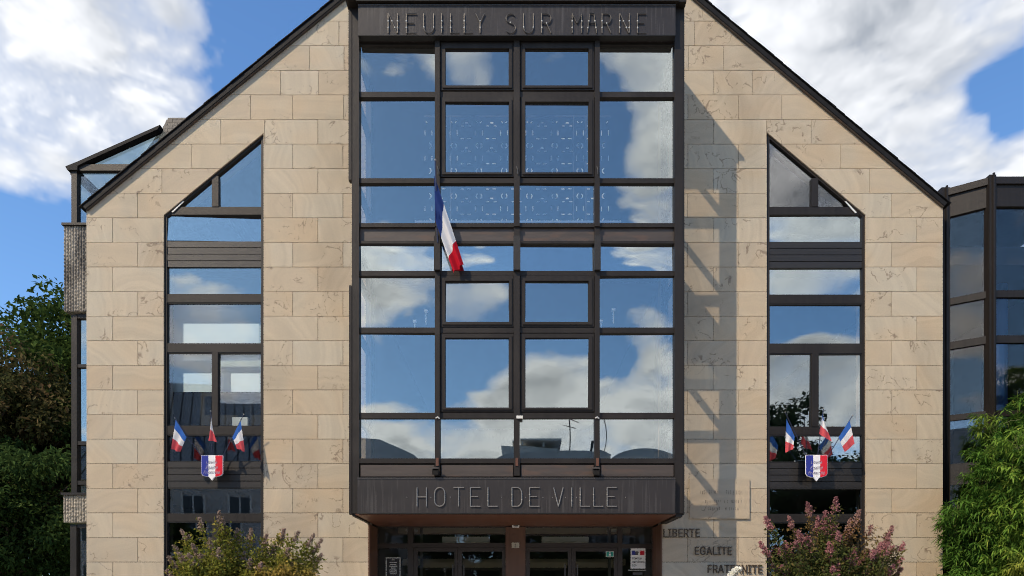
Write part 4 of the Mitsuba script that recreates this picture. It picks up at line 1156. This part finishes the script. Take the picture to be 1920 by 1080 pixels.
# bamboo: arching canes with drooping sprays of narrow leaves
def bamboo(label, x_rng, y_rng, tops, n_cane, per, seed, mat):
    rng = np.random.default_rng(seed)
    k = thing('bamboo', label, 'bamboo')
    canes, Vs, Fs, Us, o = [], [], [], [], 0
    for i in range(n_cane):
        bx, by = rng.uniform(*x_rng), rng.uniform(*y_rng)
        h = np.interp(bx, *tops) * rng.uniform(.84, 1.12)
        bend = np.array([rng.normal(0., .24), rng.normal(-.45, .2), 0])
        t = np.linspace(0, 1, 12)
        path = np.stack([bx + bend[0] * t ** 2.2, by + bend[1] * t ** 2.2, h * (t - .10 * t ** 4)], 1)
        canes.append(tube(path, np.linspace(.016, .003, 12), 5))
        for sidx in range(per):
            s = rng.uniform(.22, 1.0)
            p = np.array([np.interp(s, t, path[:, c_]) for c_ in range(3)])
            a = rng.uniform(0, 6.283)
            out = np.array([math.cos(a), math.sin(a) - .45, .2])
            tw = rng.uniform(.12, .42)
            end = p + out * tw
            canes.append(tube([p, p * .5 + end * .5 + [0, 0, .04], end], .0022, 3))
            n = int(rng.integers(18, 34))
            pos = p + (end - p) * rng.uniform(.55, 1.05, n)[:, None] + rng.normal(0, .015, (n, 3))
            ax = out * .9 + rng.normal(0, .7, (n, 3)) + np.array([0, 0, -.18])
            V, f, uv = leaves(pos, ax, np.tile([0, 0, 1.], (n, 1)) + rng.normal(0, .3, (n, 3)), rng.uniform(.09, .20, n), rng.uniform(.020, .034, n), rng, .32, .2)
            Vs.append(V); Fs.append(f + o); Us.append(uv); o += len(V)
    put(k + '__canes', cat(canes), 'm_cane', smooth=60, kind='stuff')
    put(k + '__foliage', (np.vstack(Vs), np.vstack(Fs)), mat, uv=np.vstack(Us))


bamboo('bright green bamboo clump in front of the glazed wing', (8.2, 11.6), (-1.5, -.75), ([7.9, 8.1, 8.5, 9.0, 9.5, 11.5], [2.8, 3.7, 4.5, 5.2, 6.3, 6.6]), 95, 50, 71, 'm_leaf_bamboo')
bamboo('darker bamboo clump close against the glazed wing', (8.3, 11.5), (-.62, -.25), ([8.2, 8.5, 9.0, 9.6, 11.5], [4.6, 4.8, 5.2, 6.0, 6.3]), 70, 44, 72, 'm_leaf_bamboo_far')
bamboo('small bamboo clump beside the stone corner under the glazed wing', (8.05, 9.2), (-1.0, -.2), ([7.7, 8.1, 8.6, 9.2], [2.6, 3.3, 4.1, 4.5]), 46, 40, 73, 'm_leaf_bamboo_far')

# ------------------------------------------------------------------ across the square: seen mirrored in the glass
bsdf('m_render_grey', mikit.proc(lambda p, n, uv: mix((.38, .38, .37), (.50, .49, .47), fbm(p.x, p.y, p.z * .4, octaves=4))), .9)
bsdf('m_zinc', mikit.proc(lambda p, n, uv: mix((.24, .25, .26), (.36, .37, .38), fbm(p.x * .8, p.y * .8, p.z * 1.5, octaves=4))), .5, metallic=.2)
bsdf('m_dark_window', (.02, .022, .025), .15)


def far_building(label, x0, x1, y0, y1, eave, top, roof, win_rows, extras=()):
    """faces +y (towards the town hall); y1 is its front"""
    k = thing('square_building', label, 'building')
    put(k + '__wall', box(x0, x1, y0, y1, 0, eave), 'm_render_grey')
    if roof == 'vault':
        n = 14
        pr = [(x0, eave + .01)] + [(x0 + (x1 - x0) * i / n, eave + .02 + (top - eave) * math.sin(math.pi * i / n) ** .7) for i in range(n + 1)] + [(x1, eave + .01)]
        m = prism(Polygon(pr), y0, y1 - .02)
    elif roof == 'slope':
        m = prism(Polygon([(x0, eave + .01), (x1, eave + .01), (x1 - (x1 - x0) * .12, eave + (top - eave) * .35), (x0 + (x1 - x0) * .55, top), (x0, top + .6)]), y0, y1 - .02)
    else:  # mansard with the long side along x
        pts = np.array([[x0 - .3, y1 + .3, eave], [x1 + .3, y1 + .3, eave], [x1 - 1.2, y1 - 2.2, top], [x0 + 1.2, y1 - 2.2, top], [x0 - .3, y0, eave], [x1 + .3, y0, eave], [x1 - 1.2, y0 + .1, top], [x0 + 1.2, y0 + .1, top]])
        m = trimesh.convex.convex_hull(pts)
    r = put(k + '__roof', m, 'm_zinc')
    if roof == 'mansard':
        n = int((x1 - x0) / .6)
        seams = []
        for i in range(1, n):
            u = i / n
            a, b = np.array([x0 - .3 + (x1 - x0 + .6) * u, y1 + .31, eave]), np.array([x0 + 1.2 + (x1 - x0 - 2.4) * u, y1 - 2.19, top])
            seams.append(tube([a, b], .035, 4))
        put(r + '__seams', cat(seams), 'm_gasket', kind='stuff')
    for (z0, z1, n, w) in win_rows:
        for i in range(n):
            cx = x0 + (x1 - x0) * (i + .5) / n
            put(k + '__window', box(cx - w / 2, cx + w / 2, y1 - .02, y1 + .03, z0, z1), 'm_dark_window')
            put(k + '__window_frame', cat([box(cx - w / 2 - .12, cx - w / 2, y1, y1 + .08, z0 - .12, z1 + .12), box(cx + w / 2, cx + w / 2 + .12, y1, y1 + .08, z0 - .12, z1 + .12), box(cx - .04, cx + .04, y1 + .031, y1 + .06, z0, z1)]), 'm_offwhite')
    return k


b1 = far_building('long grey building with a low vaulted roof mirrored in the bay, antenna on top', -1.5, 7.9, -56, -45, 12.9, 14.2, 'vault', [(2, 4, 5, 1.2), (5.2, 7.2, 5, 1.2), (8.6, 10.6, 5, 1.2)])
put(b1 + '__roof_house', cat([box(-.9, 3.2, -55, -47, 13.0, 14.8), box(.2, 3.5, -54, -46.6, 15.15, 15.27), box(.3, .45, -47, -46.8, 14.8, 15.15), box(2.0, 2.15, -47, -46.8, 14.8, 15.15)]), 'm_render_grey')
put(b1 + '__antenna', cat([tube([[4.2, -47, 13.5], [4.2, -47, 16.9]], .05, 5), tube([[3.2, -47, 16.7], [5.0, -47, 16.4]], .04, 4), tube([[3.7, -47, 16.1], [4.7, -47, 16.0]], .03, 4)]), 'm_tube_black')
put(b1 + '__vent_pipe', cat([tube([[5.9, -46, 13.8], [5.9, -46, 14.9]], .12, 6), tube([[7.3, -46, 13.3], [7.6, -46, 16.9]], .04, 5)]), 'm_tube_black')
far_building('grey vaulted building beside the one with the antenna, mirrored in the bay', 8.2, 15.5, -58, -46, 12.7, 13.7, 'vault', [(2, 4, 4, 1.2), (5.2, 7.2, 4, 1.2), (8.6, 10.6, 4, 1.2)])
far_building('pale building with a stepped sloping roof mirrored low in the bay', -17.5, -7.3, -56, -45, 12.3, 15.3, 'slope', [(2, 4, 4, 1.2), (5.2, 7.2, 4, 1.2), (8.6, 10.6, 4, 1.2)])
far_building('house with a zinc mansard roof mirrored in the window with the white blinds', -27, -14.2, -32, -23, 8.4, 13.6, 'mansard', [(1.2, 3.4, 5, 1.1), (4.9, 7.3, 5, 1.1)])
tree('square_tree', 'round leafy tree mirrored in the window above the pink shrub', (15.6, -24, 0), 13, (15.4, -24, 7.6), (2.5, 3.0, 4.9), 80, 9000, .28, 'm_leaf_fir', 91)
tree('square_tree', 'broad leafy tree mirrored beside the round one', (19.5, -27, 0), 12, (19.3, -27, 7.2), (2.6, 3.0, 4.2), 100, 13000, .30, 'm_leaf_fir', 92)
tree('square_tree', 'small tree before the zinc mansard house', (-18.4, -20, 0), 7, (-18.4, -20, 4.6), (1.6, 1.6, 2.3), 70, 8000, .2, 'm_leaf_dark', 93)
tree('square_tree', 'leafy tree across the square facing the bamboo', (24.5, -26, 0), 9, (24.5, -26, 5.2), (2.8, 3, 3.4), 90, 12000, .28, 'm_leaf_deep', 94)
fir('tall fir mirrored at the edge of the bay', (15.4, -47.5, 0), 17.2, 3.0, 42, 20, .7)

for i, (x, y, h) in enumerate(((-44, -62, 8), (-33, -50, 7.5), (-10.5, -64, 8), (-4, -42, 9.6), (2.8, -41, 7.0), (9, -42, 5.2), (20, -60, 9), (29, -52, 8.5), (38, -58, 9), (-12.5, -40, 5), (14.5, -41, 5.5))):
    tree('square_hedge_tree', 'low tree on the far side of the square, seen only mirrored in the glass', (x, y, 0), h, (x, y, h * .55), (4.2, 2.2, h * .48), 60, 5000, .5, 'm_leaf_deep', 200 + i, group='low trees lining the far side of the square')
